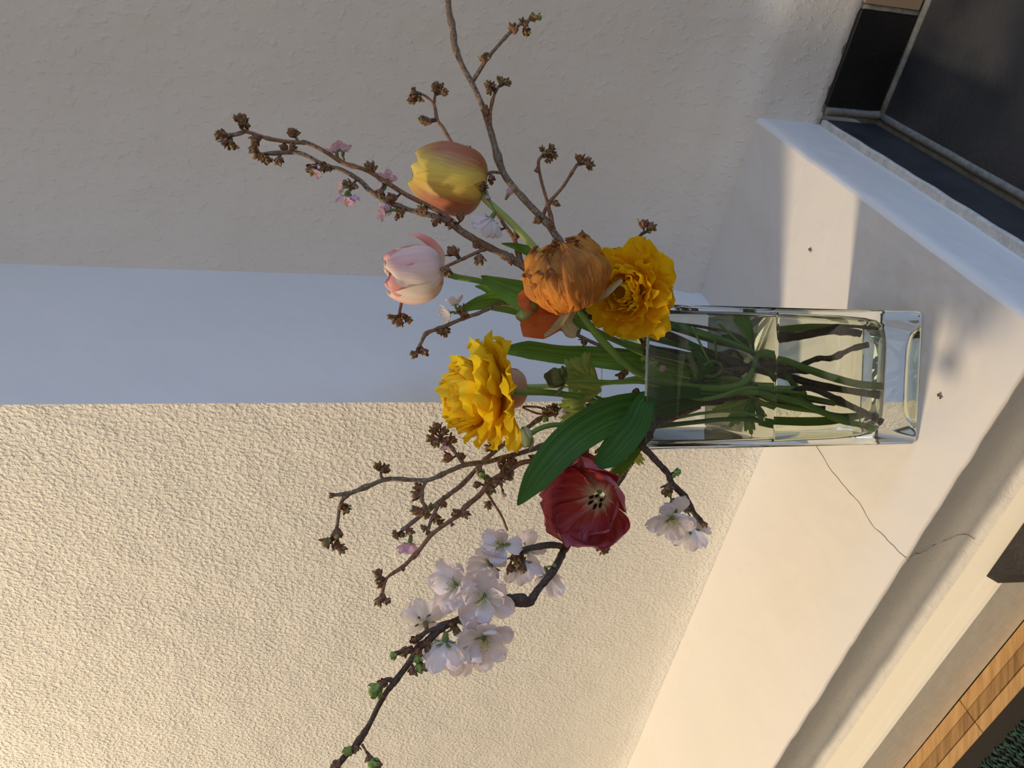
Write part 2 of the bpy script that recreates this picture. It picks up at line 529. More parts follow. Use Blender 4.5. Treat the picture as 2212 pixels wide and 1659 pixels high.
# ledge
mb = MB()
AK, BF = 0.212, -0.2095
prof_f = [(-0.215, -0.208), (-0.079, -0.2075), (-0.0778, -0.1990), (-0.0755, -0.1935), (-0.0715, -0.1890), (-0.066, -0.1875), (-0.048, -0.1925), (-0.012, -0.2045), (-0.005, -0.2070), (-0.0015, -0.2085), (0.0, -0.2065)]
prof_s = [0.212, 0.212, 0.2122, 0.2123, 0.2125, 0.2125, 0.2125, 0.2127, 0.2125, 0.211, 0.208]
rings = []
NF, NS = 150, 60
for k, (z, bf) in enumerate(prof_f):
    ring = []
    ar = prof_s[k]
    amp = 0.0016 if z > -0.07 else 0.0004
    for i in range(NF + 1):
        t = i / NF
        a = -1.9 + (ar - 0.004 + 1.9) * t ** 0.55
        wob = amp * nz((a * 16, z * 8, 3)) + amp * 0.5 * nz((a * 60, z * 30, 1)) + 0.0012 * nz((a * 30, 0, 7)) * (1 if z > -0.01 else 0)
        ring.append(ab(a, bf + wob, z))
    for i in range(NS + 1):
        t = i / NS
        b = bf + 0.004 + (0.235 - bf - 0.004) * t
        wob = 0.0008 * nz((b * 14, z * 8, 6)) + 0.0005 * nz((b * 70, z * 30, 2))
        ring.append(ab(ar + wob, b, z))
    ring.append(ab(-1.9, 0.235, z))
    rings.append(ring)
n_ = len(rings[0]); vs = [p for r in rings for p in r]; fs = []
for k in range(len(rings) - 1):
    for i in range(n_):
        i2 = (i + 1) % n_
        fs.append((k * n_ + i, k * n_ + i2, (k + 1) * n_ + i2, (k + 1) * n_ + i))
mb.add(vs, fs, 1)
for q in range(len(fs)):
    k, i = divmod(q, n_)
    if i > NF or k >= len(rings) - 3: mb.m[q] = 0
mb.add([rings[-1][i] for i in range(n_)], [tuple(range(n_))], 0)
ledge = mb.build('trim_1', [M['ledge'], M['ledge_face']], smooth=True)
tag(ledge, 'cream painted plaster ledge in the wall corner', kind='structure')


def ribbon(mb, pts, wd, up=Vector((0, 0, 1))):
    vs = []; fs = []
    for i, p in enumerate(pts):
        t = (pts[min(i + 1, len(pts) - 1)] - pts[max(i - 1, 0)]).normalized()
        s = t.cross(up).normalized() * wd * (0.5 + 0.5 * random.random())
        vs += [p - s, p + s]
    for i in range(len(pts) - 1):
        fs.append((2 * i, 2 * i + 1, 2 * i + 3, 2 * i + 2))
    mb.add(vs, fs)


def ground(x, y, z=0.0):
    du = (H_PX - y - 829.5) / F_PX; dv = (x - 1106.0) / F_PX
    dr = R_ * du + F_ - U_ * dv
    return CAM + dr * ((z - CAM.z) / dr.z)


def jag(px, step=14, amp=2.2):
    out = []
    for (x0, y0), (x1, y1) in zip(px, px[1:]):
        n = max(1, int(math.hypot(x1 - x0, y1 - y0) / step))
        for i in range(n):
            t = i / n
            out.append((x0 + (x1 - x0) * t + random.uniform(-amp, amp), y0 + (y1 - y0) * t + random.uniform(-amp, amp)))
    return out + [px[-1]]


mb = MB()
ribbon(mb, [ground(x, y, 0.00025) for x, y in jag([(1762, 962), (1775, 985), (1800, 1020), (1845, 1075), (1890, 1140), (1930, 1180), (1964, 1213)])], 0.00028)
mb.build('crack', M['crack'], ledge)
mb = MB(); ca = (ground(1964, 1213) - O).dot(EA)
pp = sorted((z, b) for z, b in prof_f)
pts_ = []
for i in range(22):
    z = -0.003 - 0.072 * i / 21
    pts_.append(ab(ca + 0.0012 * nz((z * 200, 3, 1)) + 0.0006 * (i % 3), lerp_prof(pp, z) - 0.0009 + 0.0016 * nz(((ca) * 16, z * 8, 3)), z))
ribbon(mb, pts_, 0.0004, -EB)
mb.build('crack', M['crack'], ledge)

# white skirting under the ledge on the left
mb = MB()
prof = [(-0.200, -0.0775), (-0.2165, -0.0775), (-0.2178, -0.0785), (-0.2268, -0.0785), (-0.2290, -0.0805), (-0.2292, -0.10), (-0.2290, -0.134), (-0.200, -0.134)]
NN = 90
vs = []
for i in range(NN + 1):
    a = -1.9 + (1.9 + 0.30) * i / NN
    for b, z in prof:
        vs.append(ab(a, b + 0.0005 * nz((a * 10, z * 5, 0)), z + 0.0004 * nz((a * 12, b * 9, 3))))
k = len(prof)
mb.add(vs, [(i * k + j, i * k + (j + 1) % k, (i + 1) * k + (j + 1) % k, (i + 1) * k + j) for i in range(NN) for j in range(k)] + [tuple(range(k))[::-1], tuple(NN * k + j for j in range(k))])
for p in range(len(mb.f)): pass
o = mb.build('baseboard_left', M['skirting'], smooth=False)
tag(o, 'white painted skirting under the ledge', kind='structure')

# floor: screed with slate tiles on the right and oak strips on the left
FZ = -0.1345
mb = MB(); box_ab(mb, -1.9, 1.3, -1.6, 0.40, -0.21, FZ - 0.0030)
floor = mb.build('floor', M['grout'], smooth=False)
tag(floor, 'floor of dark slate tiles and oak strips', kind='structure')


def tile(parent, a0, a1, b0, b1, z0, z1, mat, bev=0.0012, name='tile'):
    mb = MB(); box_ab(mb, a0, a1, b0, b1, z0, z1, 0, bev)
    return mb.build(name, M[mat], parent, smooth=False)


tile(floor, 0.2305, 0.545, -0.125, 0.1885, FZ - 0.006, FZ, 'slate')
tile(floor, 0.2305, 0.545, -0.445, -0.131, FZ - 0.006, FZ, 'slate_brown')
tile(floor, 0.551, 0.865, -0.125, 0.1885, FZ - 0.006, FZ, 'slate')
# oak strips: two boards meeting at a joint, three lamellas each
JA = -0.2275 + 0.0


def joint_a():
    p = ground(2094, 1543, FZ) - O
    return p.dot(EA)


JA = joint_a()
lam = [(-0.2295, -0.2402), (-0.2407, -0.2510), (-0.2515, -0.2620)]
kinds = [['wood_light', 'wood_dark', 'wood_light'], ['wood_light', 'wood_dark', 'wood_light']]
for bi, (a0, a1) in enumerate([(-1.2, JA - 0.0004), (JA + 0.0004, 0.2)]):
    for li, (bb, ba) in enumerate(lam):
        tile(floor, a0, a1, ba, bb, FZ - 0.005, FZ + 0.0004 * (li % 2), kinds[bi][li], 0.0004, 'plank')

# tiled skirting on the right
mb = MB()
box_ab(mb, 0.19, 0.2155, -0.30, 0.195, -0.135, -0.0700)          # mortar bed under the ledge
vs = []
for i in range(61):                                            # the cream mortar lip
    b = -0.30 + 0.495 * i / 60
    wv = 0.0008 * nz((b * 40, 0, 0)) + 0.0075 * (0.195 - b)
    vs += [ab(0.205, b, -0.0695), ab(0.2178 + wv * 0.9, b, -0.0700), ab(0.2188 + wv, b, -0.0715), ab(0.2188 + wv, b, -0.0740)]
mb.add(vs, [(i * 4 + j, (i + 1) * 4 + j, (i + 1) * 4 + j + 1, i * 4 + j + 1) for i in range(60) for j in range(3)], 1)
box_ab(mb, 0.225, 1.2, 0.2, 0.215, -0.135, -0.069)
base_r = mb.build('baseboard_right', [M['grout'], M['mortar']], smooth=False)
tag(base_r, 'dark tiled skirting under the right wall and ledge', kind='structure')
tile(base_r, 0.2156, 0.2200, -0.32, 0.1915, FZ + 0.001, -0.0735, 'slate')
tile(base_r, 0.2330, 0.3245, 0.1955, 0.2005, FZ + 0.002, -0.0690, 'slate_black')
tile(base_r, 0.3305, 0.60, 0.1955, 0.2005, FZ + 0.002, -0.0690, 'tile_cream')
# grout fillets
mb = MB()
tube(mb, [ab(0.2285, -0.32, FZ - 0.0015), ab(0.2285, 0.0, FZ - 0.0015), ab(0.2285, 0.192, FZ - 0.0015)], 0.0045, 6, 6, 0.2)
tube(mb, [ab(0.229, 0.1925, FZ - 0.0015), ab(0.6, 0.1925, FZ - 0.0015), ab(1.2, 0.1925, FZ - 0.0015)], 0.0042, 6, 10, 0.2)
tube(mb, [ab(0.2285, 0.1945, FZ - 0.001), ab(0.2280, 0.1950, -0.10), ab(0.2275, 0.1965, -0.071)], 0.0045, 6, 6, 0.2)
tube(mb, [ab(0.3275, 0.1985, FZ - 0.001), ab(0.3275, 0.1985, -0.071)], 0.003, 6, 6, 0.2)
mb.build('grout', M['grout'], base_r)

# slate slab lying on the skirting
mb = MB()
p1 = ground(2129, 1245, -0.070); p2 = ground(2215, 1242, -0.070)
p0 = ab(0.30, -0.2172, -0.070)
near = p2 + (p2 - p1) * 2.6
far = ab(0.30, -0.34, -0.070)
top = [p1, p0, far, near]
dn = Vector((0, 0, -0.0078))
sl = [v + Vector((0, 0, -0.0008)) for v in top]
out_ = [Vector((-0.0048, -0.004, 0)), Vector(), Vector(), Vector((-0.0048, 0, 0))]
cen = sum(top, Vector()) / 4
topi = [v + (cen - v).normalized() * 0.0012 for v in top]
vs = topi + sl + [v + dn + e for v, e in zip(top, out_)]
fs = [(3, 2, 1, 0)]
for q in (0, 4):
    for j in range(4):
        j2 = (j + 1) % 4
        fs.append((q + j, q + j2, q + 4 + j2, q + 4 + j))
fs.append((8, 9, 10, 11))
mb.add(vs, fs)
o = mb.build('slate_slab', M['slate_brown'], smooth=False)
tag(o, 'dark slate slab lying on the white skirting below the ledge', 'slab')

# rug
mb = MB()
box_ab(mb, -1.2, 0.3, -0.60, -0.2632, FZ - 0.002, FZ + 0.0035, 0, 0.001)
rug = mb.build('rug', M['rug_dark'], smooth=False)
tag(rug, 'dark rug with a knotted green pile beside the oak strips', 'rug')
mb = MB()
rr = random.Random(3)
for i in range(230):
    a = -0.75 + 1.0 * i / 230
    for r in range(7):
        b = -0.2835 - 0.0065 * r + rr.uniform(-0.001, 0.001)
        c = ab(a + rr.uniform(-0.0015, 0.0015), b, FZ + 0.004)
        d = (EB * rr.uniform(0.5, 1) + EA * rr.uniform(-0.9, 0.1)).normalized()
        tube(mb, [c - d * 0.004, c + Vector((0, 0, 0.0035)), c + d * 0.0045], [0.0009, 0.0012, 0.0008], 4, 2)
tag(mb.build('pile', M['rug_green'], rug), kind='stuff')


# ------------------------------------------------------------------ vase and water
VC = Vector((0.0075, 0.5400, 0.0)); VROT = Matrix.Rotation(math.radians(-4), 4, 'Z') @ Matrix.Scale(0.89, 4, Vector((0, 1, 0)))


def rsq(h, r, z, n=12):
    """rounded square ring"""
    out = []
    r = min(r, h * 0.999)
    for q in range(4):
        cx, cyy = [(1, 1), (-1, 1), (-1, -1), (1, -1)][q]
        for i in range(n):
            a = PI / 2 * (q + i / (n - 1))
            out.append(Vector((cx * (h - r) + r * math.cos(a), cyy * (h - r) + r * math.sin(a), z)))
    return out


def loft(mb, rings, mi=0, cap0=True, cap1=True, T=Matrix()):
    n = len(rings[0]); vs = [T @ p for r in rings for p in r]; fs = []
    for k in range(len(rings) - 1):
        for i in range(n):
            i2 = (i + 1) % n
            fs.append((k * n + i, k * n + i2, (k + 1) * n + i2, (k + 1) * n + i))
    if cap0: fs.append(tuple(range(n))[::-1])
    if cap1: fs.append(tuple((len(rings) - 1) * n + i for i in range(n)))
    mb.add(vs, fs, mi)


T = Matrix.Translation(VC + Vector((0, 0, 0.0004))) @ VROT
outer = [(0.020, 0.018, 0.0028), (0.034, 0.006, 0.0022), (0.0425, 0.004, 0.0004), (0.0475, 0.004, 0.0), (0.0496, 0.0035, 0.0012), (0.0502, 0.003, 0.004), (0.0502, 0.003, 0.110), (0.0502, 0.003, 0.2205), (0.0498, 0.003, 0.2217)]
inner = [(0.0470, 0.003, 0.2217), (0.0464, 0.003, 0.2205), (0.0462, 0.003, 0.16), (0.0460, 0.0035, 0.12), (0.0452, 0.006, 0.07), (0.0440, 0.009, 0.047), (0.0425, 0.011, 0.036), (0.0400, 0.013, 0.0295), (0.035, 0.015, 0.0260), (0.024, 0.016, 0.0245), (0.008, 0.007, 0.0240)]
mb = MB()
loft(mb, [rsq(h, r, z) for h, r, z in outer] + [rsq(h, r, z) for h, r, z in inner], T=T)
vase = mb.build('vase', M['glass'])
tag(vase, 'tall square clear glass vase with a thick base, holding the bouquet', 'vase')
mb = MB()
WZ = 0.1215
wi = [(h + 0.0004, r, z - 0.0004) for h, r, z in inner if z < WZ - 0.0001]
wi = [(0.0464, 0.0035, WZ)] + wi
loft(mb, [rsq(h, r, z) for h, r, z in wi][::-1], T=T)
o = mb.build('water', M['water'])
tag(o, 'clear water half filling the glass vase', 'water')


# ------------------------------------------------------------------ plant builders
def frame(loc, ax, roll=0.0):
    z = Vector(ax).normalized()
    x = z.orthogonal().normalized(); y = z.cross(x)
    m = Matrix(((x.x, y.x, z.x, loc[0]), (x.y, y.y, z.y, loc[1]), (x.z, y.z, z.z, loc[2]), (0, 0, 0, 1)))
    return m @ Matrix.Rotation(roll, 4, 'Z')


def cup_petal(mb, rz, phi, theta=0.0, ruf=0.0, curl=0.0, nS=12, nT=10, seed=0, tip=1.0, tipr=0.0, pointy=2.0, mi=0, crump=0.0):
    """petal wrapped round the flower axis; rz = midline (r, z) control points"""
    pts, _ = smooth_path([Vector((r, z, 0)) for r, z in rz], [0] * len(rz), 4)
    m_ = len(pts) - 1
    vs = []; uv = []
    for i in range(nS + 1):
        s = i / nS
        q = s * m_; k = min(int(q), m_ - 1); p = pts[k].lerp(pts[k + 1], q - k)
        wdt = phi * (0.35 + 0.65 * min(1, s / 0.35)) * max(0.0, 1 - s ** (pointy * 2.2)) ** 0.5 if s < 1 else phi * 0.05
        for j in range(nT + 1):
            t = -1 + 2 * j / nT
            a = theta + t * wdt
            r = p.x * (1 + curl * t * t * s) + ruf * s * nz((seed + s * 2.5, t * 1.6, seed * 1.3)) + ruf * 0.6 * abs(t) * s * nz((seed + s * 6, t * 4, 9))
            if crump: r += crump * (0.3 + s) * (nz((seed + s * 7, t * 5, 2)) + 0.6 * nz((seed + s * 5, t * 15, 6)))
            z = p.y - tipr * t * t * s + ruf * 0.5 * s * nz((t * 2, s * 2, seed + 5))
            vs.append(Vector((r * math.cos(a), r * math.sin(a), z)))
            uv.append((j / nT, s))
    fs = [(i * (nT + 1) + j, (i + 1) * (nT + 1) + j, (i + 1) * (nT + 1) + j + 1, i * (nT + 1) + j + 1) for i in range(nS) for j in range(nT)]
    mb.add(vs, fs, mi, uv)


def open_petal(mb, theta, base, L, W, al, curve, cup=0.35, ruf=0.0, seed=0.0, nS=9, nT=8, notch=0.0, taper=0.0, mi=0, r0=0.0, blunt=0.03):
    """petal leaving the flower axis at angle al (radians), bending by -curve along its length"""
    er = Vector((math.cos(theta), math.sin(theta), 0)); et = Vector((-math.sin(theta), math.cos(theta), 0)); ez = Vector((0, 0, 1))
    p = er * r0 + ez * base
    vs = []; uv = []
    mid = [p.copy()]; nrm = []
    for i in range(nS + 1):
        s = i / nS
        b = al + curve * (0.5 - s)
        d = er * math.sin(b) + ez * math.cos(b)
        nrm.append(er * -math.cos(b) + ez * math.sin(b))
        if i < nS: mid.append(mid[-1] + d * L / nS)
    for i in range(nS + 1):
        s = i / nS
        wd = W * (0.22 + 0.78 * math.sin(PI * min(1, 0.06 + 0.62 * s)) ** 1.3) * (max(blunt, 1 - max(0, (s - 0.72) / 0.28) ** 2.2)) ** 0.5
        wd *= 1 - taper * s
        for j in range(nT + 1):
            t = -1 + 2 * j / nT
            n = nrm[i]
            off = cup * t * t * wd + ruf * s * (nz((seed + s * 2.2, t * 1.5, seed)) + 0.7 * abs(t) * nz((seed * 2 + s * 5, t * 3.5, 4)))
            q = mid[i] + et * (wd * t) + n * off
            if blunt > 0.1: q -= (mid[-1] - mid[-2]).normalized() * (L * 0.03 * t * t * max(0, (s - 0.6) / 0.4) - L * 0.07 * s * nz((seed, t * 4, 3)))
            if notch and s > 0.7:
                d = (mid[-1] - mid[-2]).normalized()
                q -= d * L * notch * math.exp(-(t / 0.22) ** 2) * (s - 0.7) / 0.3
            vs.append(q); uv.append((j / nT, s))
    fs = [(i * (nT + 1) + j, (i + 1) * (nT + 1) + j, (i + 1) * (nT + 1) + j + 1, i * (nT + 1) + j + 1) for i in range(nS) for j in range(nT)]
    mb.add(vs, fs, mi, uv)


def leaf(name, pts, wid, mat, parent, twist=0.0, fold=0.25, wave=0.0, k=6, nT=6, seed=0):
    """strap leaf; pts world points, wid half widths; twist value or list (radians about the leaf's length)"""
    pts = [Vector(p) for p in pts]
    tw = twist if isinstance(twist, (list, tuple)) else [twist] * len(pts)
    c, wd = smooth_path(pts, wid, k)
    _, tws = smooth_path(pts, tw, k)
    mb = MB(); vs = []; uv = []; n = len(c)
    for i, p in enumerate(c):
        t = (c[min(i + 1, n - 1)] - c[max(i - 1, 0)]).normalized()
        view = (CAM - p).normalized()
        s = t.cross(view).normalized()
        s = Matrix.Rotation(tws[i], 3, t) @ s
        nn = s.cross(t)
        if nn.dot(view) < 0 and abs(tws[i]) < 1.5: nn = -nn
        for j in range(nT + 1):
            u = -1 + 2 * j / nT
            off = fold * abs(u) ** 1.4 * wd[i] + wave * u * nz((i * 0.22, u, seed))
            vs.append(p + s * (wd[i] * u) + nn * off); uv.append((j / nT, i / n))
    fs = [(i * (nT + 1) + j, (i + 1) * (nT + 1) + j, (i + 1) * (nT + 1) + j + 1, i * (nT + 1) + j + 1) for i in range(n - 1) for j in range(nT)]
    mb.add(vs, fs, 0, uv)
    return mb.build(name, mat, parent)


def lobed_leaf(parent, base, d, size, mat, face=None, seed=0, lobes=3, spread=1.25):
    """toothed ranunculus leaf fanning out from base along d"""
    d = Vector(d).normalized(); n = Vector(face).normalized() if face else (CAM - Vector(base)).normalized()
    s = d.cross(n).normalized(); n = s.cross(d)
    N = 66; vs = [Vector(base)]; uv = [(0.5, 0)]
    rngs = (0.45, 0.8, 1.0)
    for r in rngs:
        for i in range(N + 1):
            a = -spread + 2 * spread * i / N
            lb = abs(math.cos(lobes * a * PI / (2 * spread) if lobes % 2 else lobes * a * PI / (2 * spread) + PI / 2)) ** 0.6
            rad = size * (0.5 + 0.5 * lb)
            if r > 0.6: rad *= 1 - (0.10 if r == 1.0 else 0.0) * (i % 7 in (0, 6)) + 0.04 * nz((i, seed, 0))
            if r == 1.0: rad *= 1 + 0.07 * (i % 7 == 3)
            q = Vector(base) + (d * math.cos(a * 0.8) + s * math.sin(a * 0.8)) * rad * r + n * size * (0.18 * nz((a * 2, r, seed)) - 0.2 * r * r * abs(a))
            vs.append(q); uv.append((i / N, r))
    fs = [(0, 1 + i, 2 + i) for i in range(N)]
    for k in range(len(rngs) - 1):
        for i in range(N):
            a = 1 + k * (N + 1) + i
            fs.append((a, a + N + 1, a + N + 2, a + 1))
    mb = MB(); mb.add(vs, fs, 0, uv)
    return mb.build('lobed_leaf', M[mat], parent)


def inside(p):
    """keep whatever is below the rim between the glass walls"""
    p = Vector(p)
    if p.z < 0.219 and abs(p.x - VC.x) < 0.075:
        q = Matrix.Rotation(math.radians(4), 4, 'Z') @ (p - VC)
        lx = 0.0425 if p.z > 0.06 else 0.0385
        q.x = max(-lx, min(lx, q.x)); q.y = max(-0.0375, min(0.0365, q.y))
        p = Matrix.Rotation(math.radians(-4), 4, 'Z') @ q + VC
    return p


def stem(parent, pts, r, mat='stem', name='stem', bump=0.05):
    pts = [inside(q) for q in pts]
    mb = MB(); tube(mb, pts, r, 10, 5, bump)
    return mb.build(name, M[mat], parent)


# bud meshes, shared
def bud_mesh(kind):
    mb = MB(); rnd = random.Random(hash(kind) % 99 if False else sum(map(ord, kind)))
    mats = {'brown': ['bud_brown', 'bud_olive'], 'olive': ['bud_olive', 'bud_brown'], 'green': ['bud_green', 'bud_brown'], 'pink': ['calyx', 'blossom_pink'], 'open': ['bud_brown', 'bud_olive']}[kind]
    prof = lambda t: math.sin(PI * (0.1 + 0.82 * t ** 0.9)) ** 0.8
    if kind == 'pink':
        blob(mb, (0, 0, 0), (0, 0, 1), 0.005, 0.0017, 8, 5, 0, lambda t: 0.55 + 0.45 * t)
        for q in range(5):
            open_petal(mb, q * 1.26, 0.004, 0.0065, 0.0030, 0.35, 0.9, 0.3, 0.0006, q, 5, 4, mi=1)
    else:
        blob(mb, (0, 0, 0), (0, 0, 1), 0.0066, 0.0026, 9, 7, 0, prof, 0.35)
        n = 6 if kind != 'green' else 4
        for q in range(n):           # overlapping scales with free tips
            op = 0.18 + (0.22 if kind in ('open', 'olive') else 0.04) + rnd.uniform(-0.1, 0.15)
            open_petal(mb, q * 2.4 + rnd.uniform(-0.3, 0.3), 0.0006 + 0.0005 * q, 0.0052 + rnd.uniform(-0.0008, 0.001), 0.0020, op + 0.25, 1.5, 0.6, 0.0005, q, 5, 4, mi=int(q > 3), r0=0.0009)
        if kind == 'open':
            for q in range(3):
                a = q * 2.1
                blob(mb, (0.0012 * math.cos(a), 0.0012 * math.sin(a), 0.004), (0.4 * math.cos(a), 0.4 * math.sin(a), 1), 0.0045, 0.0013, 6, 4, 1)
    return mb.mesh('bud', [M[x] for x in mats])


BUD = {k: bud_mesh(k) for k in ('brown', 'olive', 'green', 'pink', 'open')}
BR = random.Random(11)


def bud(parent, p, ax, kind='brown', sc=1.0):
    m = world_of(parent).inverted() @ frame(p, ax, BR.uniform(0, 6)) @ Matrix.Scale(sc * 0.86, 4)
    return link('bud', BUD[kind], parent, m)


# blossom petals, shared
def bl_mesh(nm, L, W, al, seed, mat, cv=0.5):
    mb = MB(); open_petal(mb, 0, 0.0, L, W, al, cv, 0.22, 0.0022, seed, 9, 8, 0.11, r0=0.0012)
    return mb.mesh('petal', M[mat])


BP = {
    'w': [bl_mesh('p', 0.0178, 0.0058, 1.25, 1, 'blossom'), bl_mesh('p', 0.0165, 0.0055, 1.02, 2, 'blossom'), bl_mesh('p', 0.0172, 0.0060, 1.4, 3, 'blossom'), bl_mesh('p', 0.0150, 0.0056, 0.72, 4, 'blossom')],
    'p': [bl_mesh('p', 0.0125, 0.0052, 0.95, 5, 'blossom_pink', 0.9), bl_mesh('p', 0.0120, 0.0048, 0.60, 6, 'blossom_pink', 0.9), bl_mesh('p', 0.0120, 0.0050, 0.75, 7, 'blossom_pink', 0.9)],
    'h': [bl_mesh('p', 0.0178, 0.0060, 0.85, 8, 'blossom', 0.9), bl_mesh('p', 0.0170, 0.0056, 0.60, 9, 'blossom', 0.8), bl_mesh('p', 0.0165, 0.0058, 0.72, 10, 'blossom', 1.0)],
}
mb = MB()
SR = random.Random(5)
for q in range(22):
    a = SR.uniform(0, 6.28); tl = SR.uniform(0.1, 0.75); L = SR.uniform(0.0055, 0.0085)
    d = Vector((math.sin(tl) * math.cos(a), math.sin(tl) * math.sin(a), math.cos(tl)))
    tube(mb, [d * 0.0005, d * L], 0.00014, 4, 1, mi=0)
    blob(mb, d * L, d, 0.0009, 0.00042, 5, 3, 1)
ST_MESH = mb.mesh('stamens', [M['filament'], M['anther']])


def calyx_mesh(mat):
    mb = MB()
    blob(mb, (0, 0, -0.0052), (0, 0, 1), 0.0058, 0.0019, 9, 6, 0, lambda t: 0.45 + 0.55 * math.sin(PI * (0.15 + 0.6 * t)))
    for q in range(5):
        open_petal(mb, q * 2 * PI / 5 + 0.3, 0.0001, 0.0062, 0.0019, 1.55, -0.5, 0.2, 0.0003, q, 5, 4, taper=0.6, r0=0.0012)
    return mb.mesh('blossom', M[mat])


CX = {'g': calyx_mesh('calyx'), 'r': calyx_mesh('calyx_red')}


def blossom(parent, p, ax, n=10, kind='w', sc=1.0, cal='g', stam=True, frm=None):
    """one blossom: calyx (with its stalk) > petals, stamens"""
    f = frame(p, ax, BR.uniform(0, 6)) @ Matrix.Scale(sc, 4)
    inv = world_of(parent).inverted()
    root = link('blossom', CX[cal], parent, inv @ f)
    if frm is not None:
        mb = MB(); back = f @ Vector((0, 0, -0.005)); q = Vector(frm)
        tube(mb, [q, q.lerp(back, 0.5) + Vector((0, 0, -0.001)), back], 0.0007, 6, 4)
        mb.build('stalk', M['calyx'], root)
    ms = BP[kind]
    for i in range(n):
        me = ms[i % len(ms)]
        a = 2 * PI * i / n * (1 if n <= 6 else 2) + (0.3 if i >= n / 2 else 0) + BR.uniform(-0.18, 0.18)
        tilt = BR.uniform(-0.15, 0.12)
        link('petal', me, root, Matrix.Rotation(a, 4, 'Z') @ Matrix.Rotation(tilt, 4, 'Y') @ Matrix.Scale(BR.uniform(0.9, 1.08), 4))
    if stam: link('stamens', ST_MESH, root, Matrix.Translation((0, 0, 0.0008)))
    return root


def px2m(r, d):
    return 0.82 * r / F_PX * (d * math.cos(PITCH) + 0.08)


def branch(label, main, twigs=(), buds=(), blooms=(), mat='bark_grey', group=None):
    """main / twigs: lists of (x, y, depth, radius in px); buds: (x, y, depth, kind, dx, dy[, scale])"""
    base = main[0]
    b = empty('cherry_branch', P(*base[:3]), label, 'branch', group)
    mb = MB(); tube(mb, [P(x, y, d) for x, y, d, r in main], [px2m(r, d) for x, y, d, r in main], 10, 5, 0.22, knots=0.8)
    mb.build('bark', M[mat], b)
    for tw in twigs:
        tm = mat
        if isinstance(tw[0], str): tm, tw = tw[0], tw[1:]
        mb = MB(); tube(mb, [P(x, y, d) for x, y, d, r in tw], [px2m(r, d) for x, y, d, r in tw], 8, 5, 0.15, knots=0.9)
        mb.build('twig', M[tm], b)
    wood_ = []
    for ln in [main] + [t[1:] if isinstance(t[0], str) else t for t in twigs]:
        wood_ += smooth_path([P(x, y, d) for x, y, d, r in ln], [0] * len(ln), 8)[0]

    def put(p_, ax, kind, sc):
        q = min(wood_, key=lambda v: (v - p_).length)
        if 0.0016 < (q - p_).length < 0.016:      # a short spur carries the bud
            mb = MB(); e = p_ + ax * 0.0008
            tube(mb, [q, q.lerp(e, 0.5) + Vector((0, 0, -0.0004)), e], [0.0010, 0.0008, 0.0009], 6, 2)
            mb.build('spur', M['bark_dark'], b)
        bud(b, p_, ax, kind, sc)
    for q in buds:
        x, y, d, kind, dx, dy = q[:6]; sc = q[6] if len(q) > 6 else 1.0
        if kind == 'cl':        # a cluster of several buds on a spur
            n = 3
            for i in range(n):
                ox, oy = BR.uniform(-5, 5), BR.uniform(-5, 5)
                ax = vdir(dx + BR.uniform(-0.9, 0.9), dy + BR.uniform(-0.9, 0.9), BR.uniform(-0.7, 0.5))
                put(P(x + ox - dx * 5, y + oy - dy * 5, d + BR.uniform(-0.002, 0.002)), ax, BR.choice(['open', 'olive', 'brown', 'open']), sc * BR.uniform(0.65, 0.9))
        else:
            put(P(x - dx * 8, y - dy * 8, d), vdir(dx, dy, BR.uniform(-0.5, 0.3)), kind, sc)
    for q in blooms:
        x, y, d, dx, dy, dd, n, kind, sc, cal, frm = q
        blossom(b, P(x, y, d), vdir(dx, dy, dd), n, kind, sc, cal, True, P(*frm) if frm else None)
    return b


def PW(x, y, d):
    """point in the water that shows at photo pixel (x, y) through the front of the vase"""
    e = P(x, y, 0.4975); r = (e - CAM).normalized()
    n = 1.33; q = Vector((r.x / n, 0, r.z / n)); q.y = math.sqrt(1 - q.x ** 2 - q.z ** 2)
    p = e + q * ((d - e.y) / q.y)
    p.z = max(p.z, 0.0275)
    return p


def PT(q):
    return PW(*q[:3]) if len(q) > 4 else P(*q[:3])


# ---- bare cherry twigs and their blossoms -------------------------------------------
GRP = 'cherry branches in the vase'


def wet(b, pts, mat='bark_dark', name='cut_end'):
    """lower end of a branch, inside the vase; pts (x, y, depth, radius px, under water 0/1)"""
    mb = MB()
    tube(mb, [inside(PW(*q[:3]) if q[4] else P(*q[:3])) for q in pts], [px2m(q[3], q[2]) for q in pts], 10, 5, 0.2, knots=0.8)
    mb.build(name, M[mat], b)


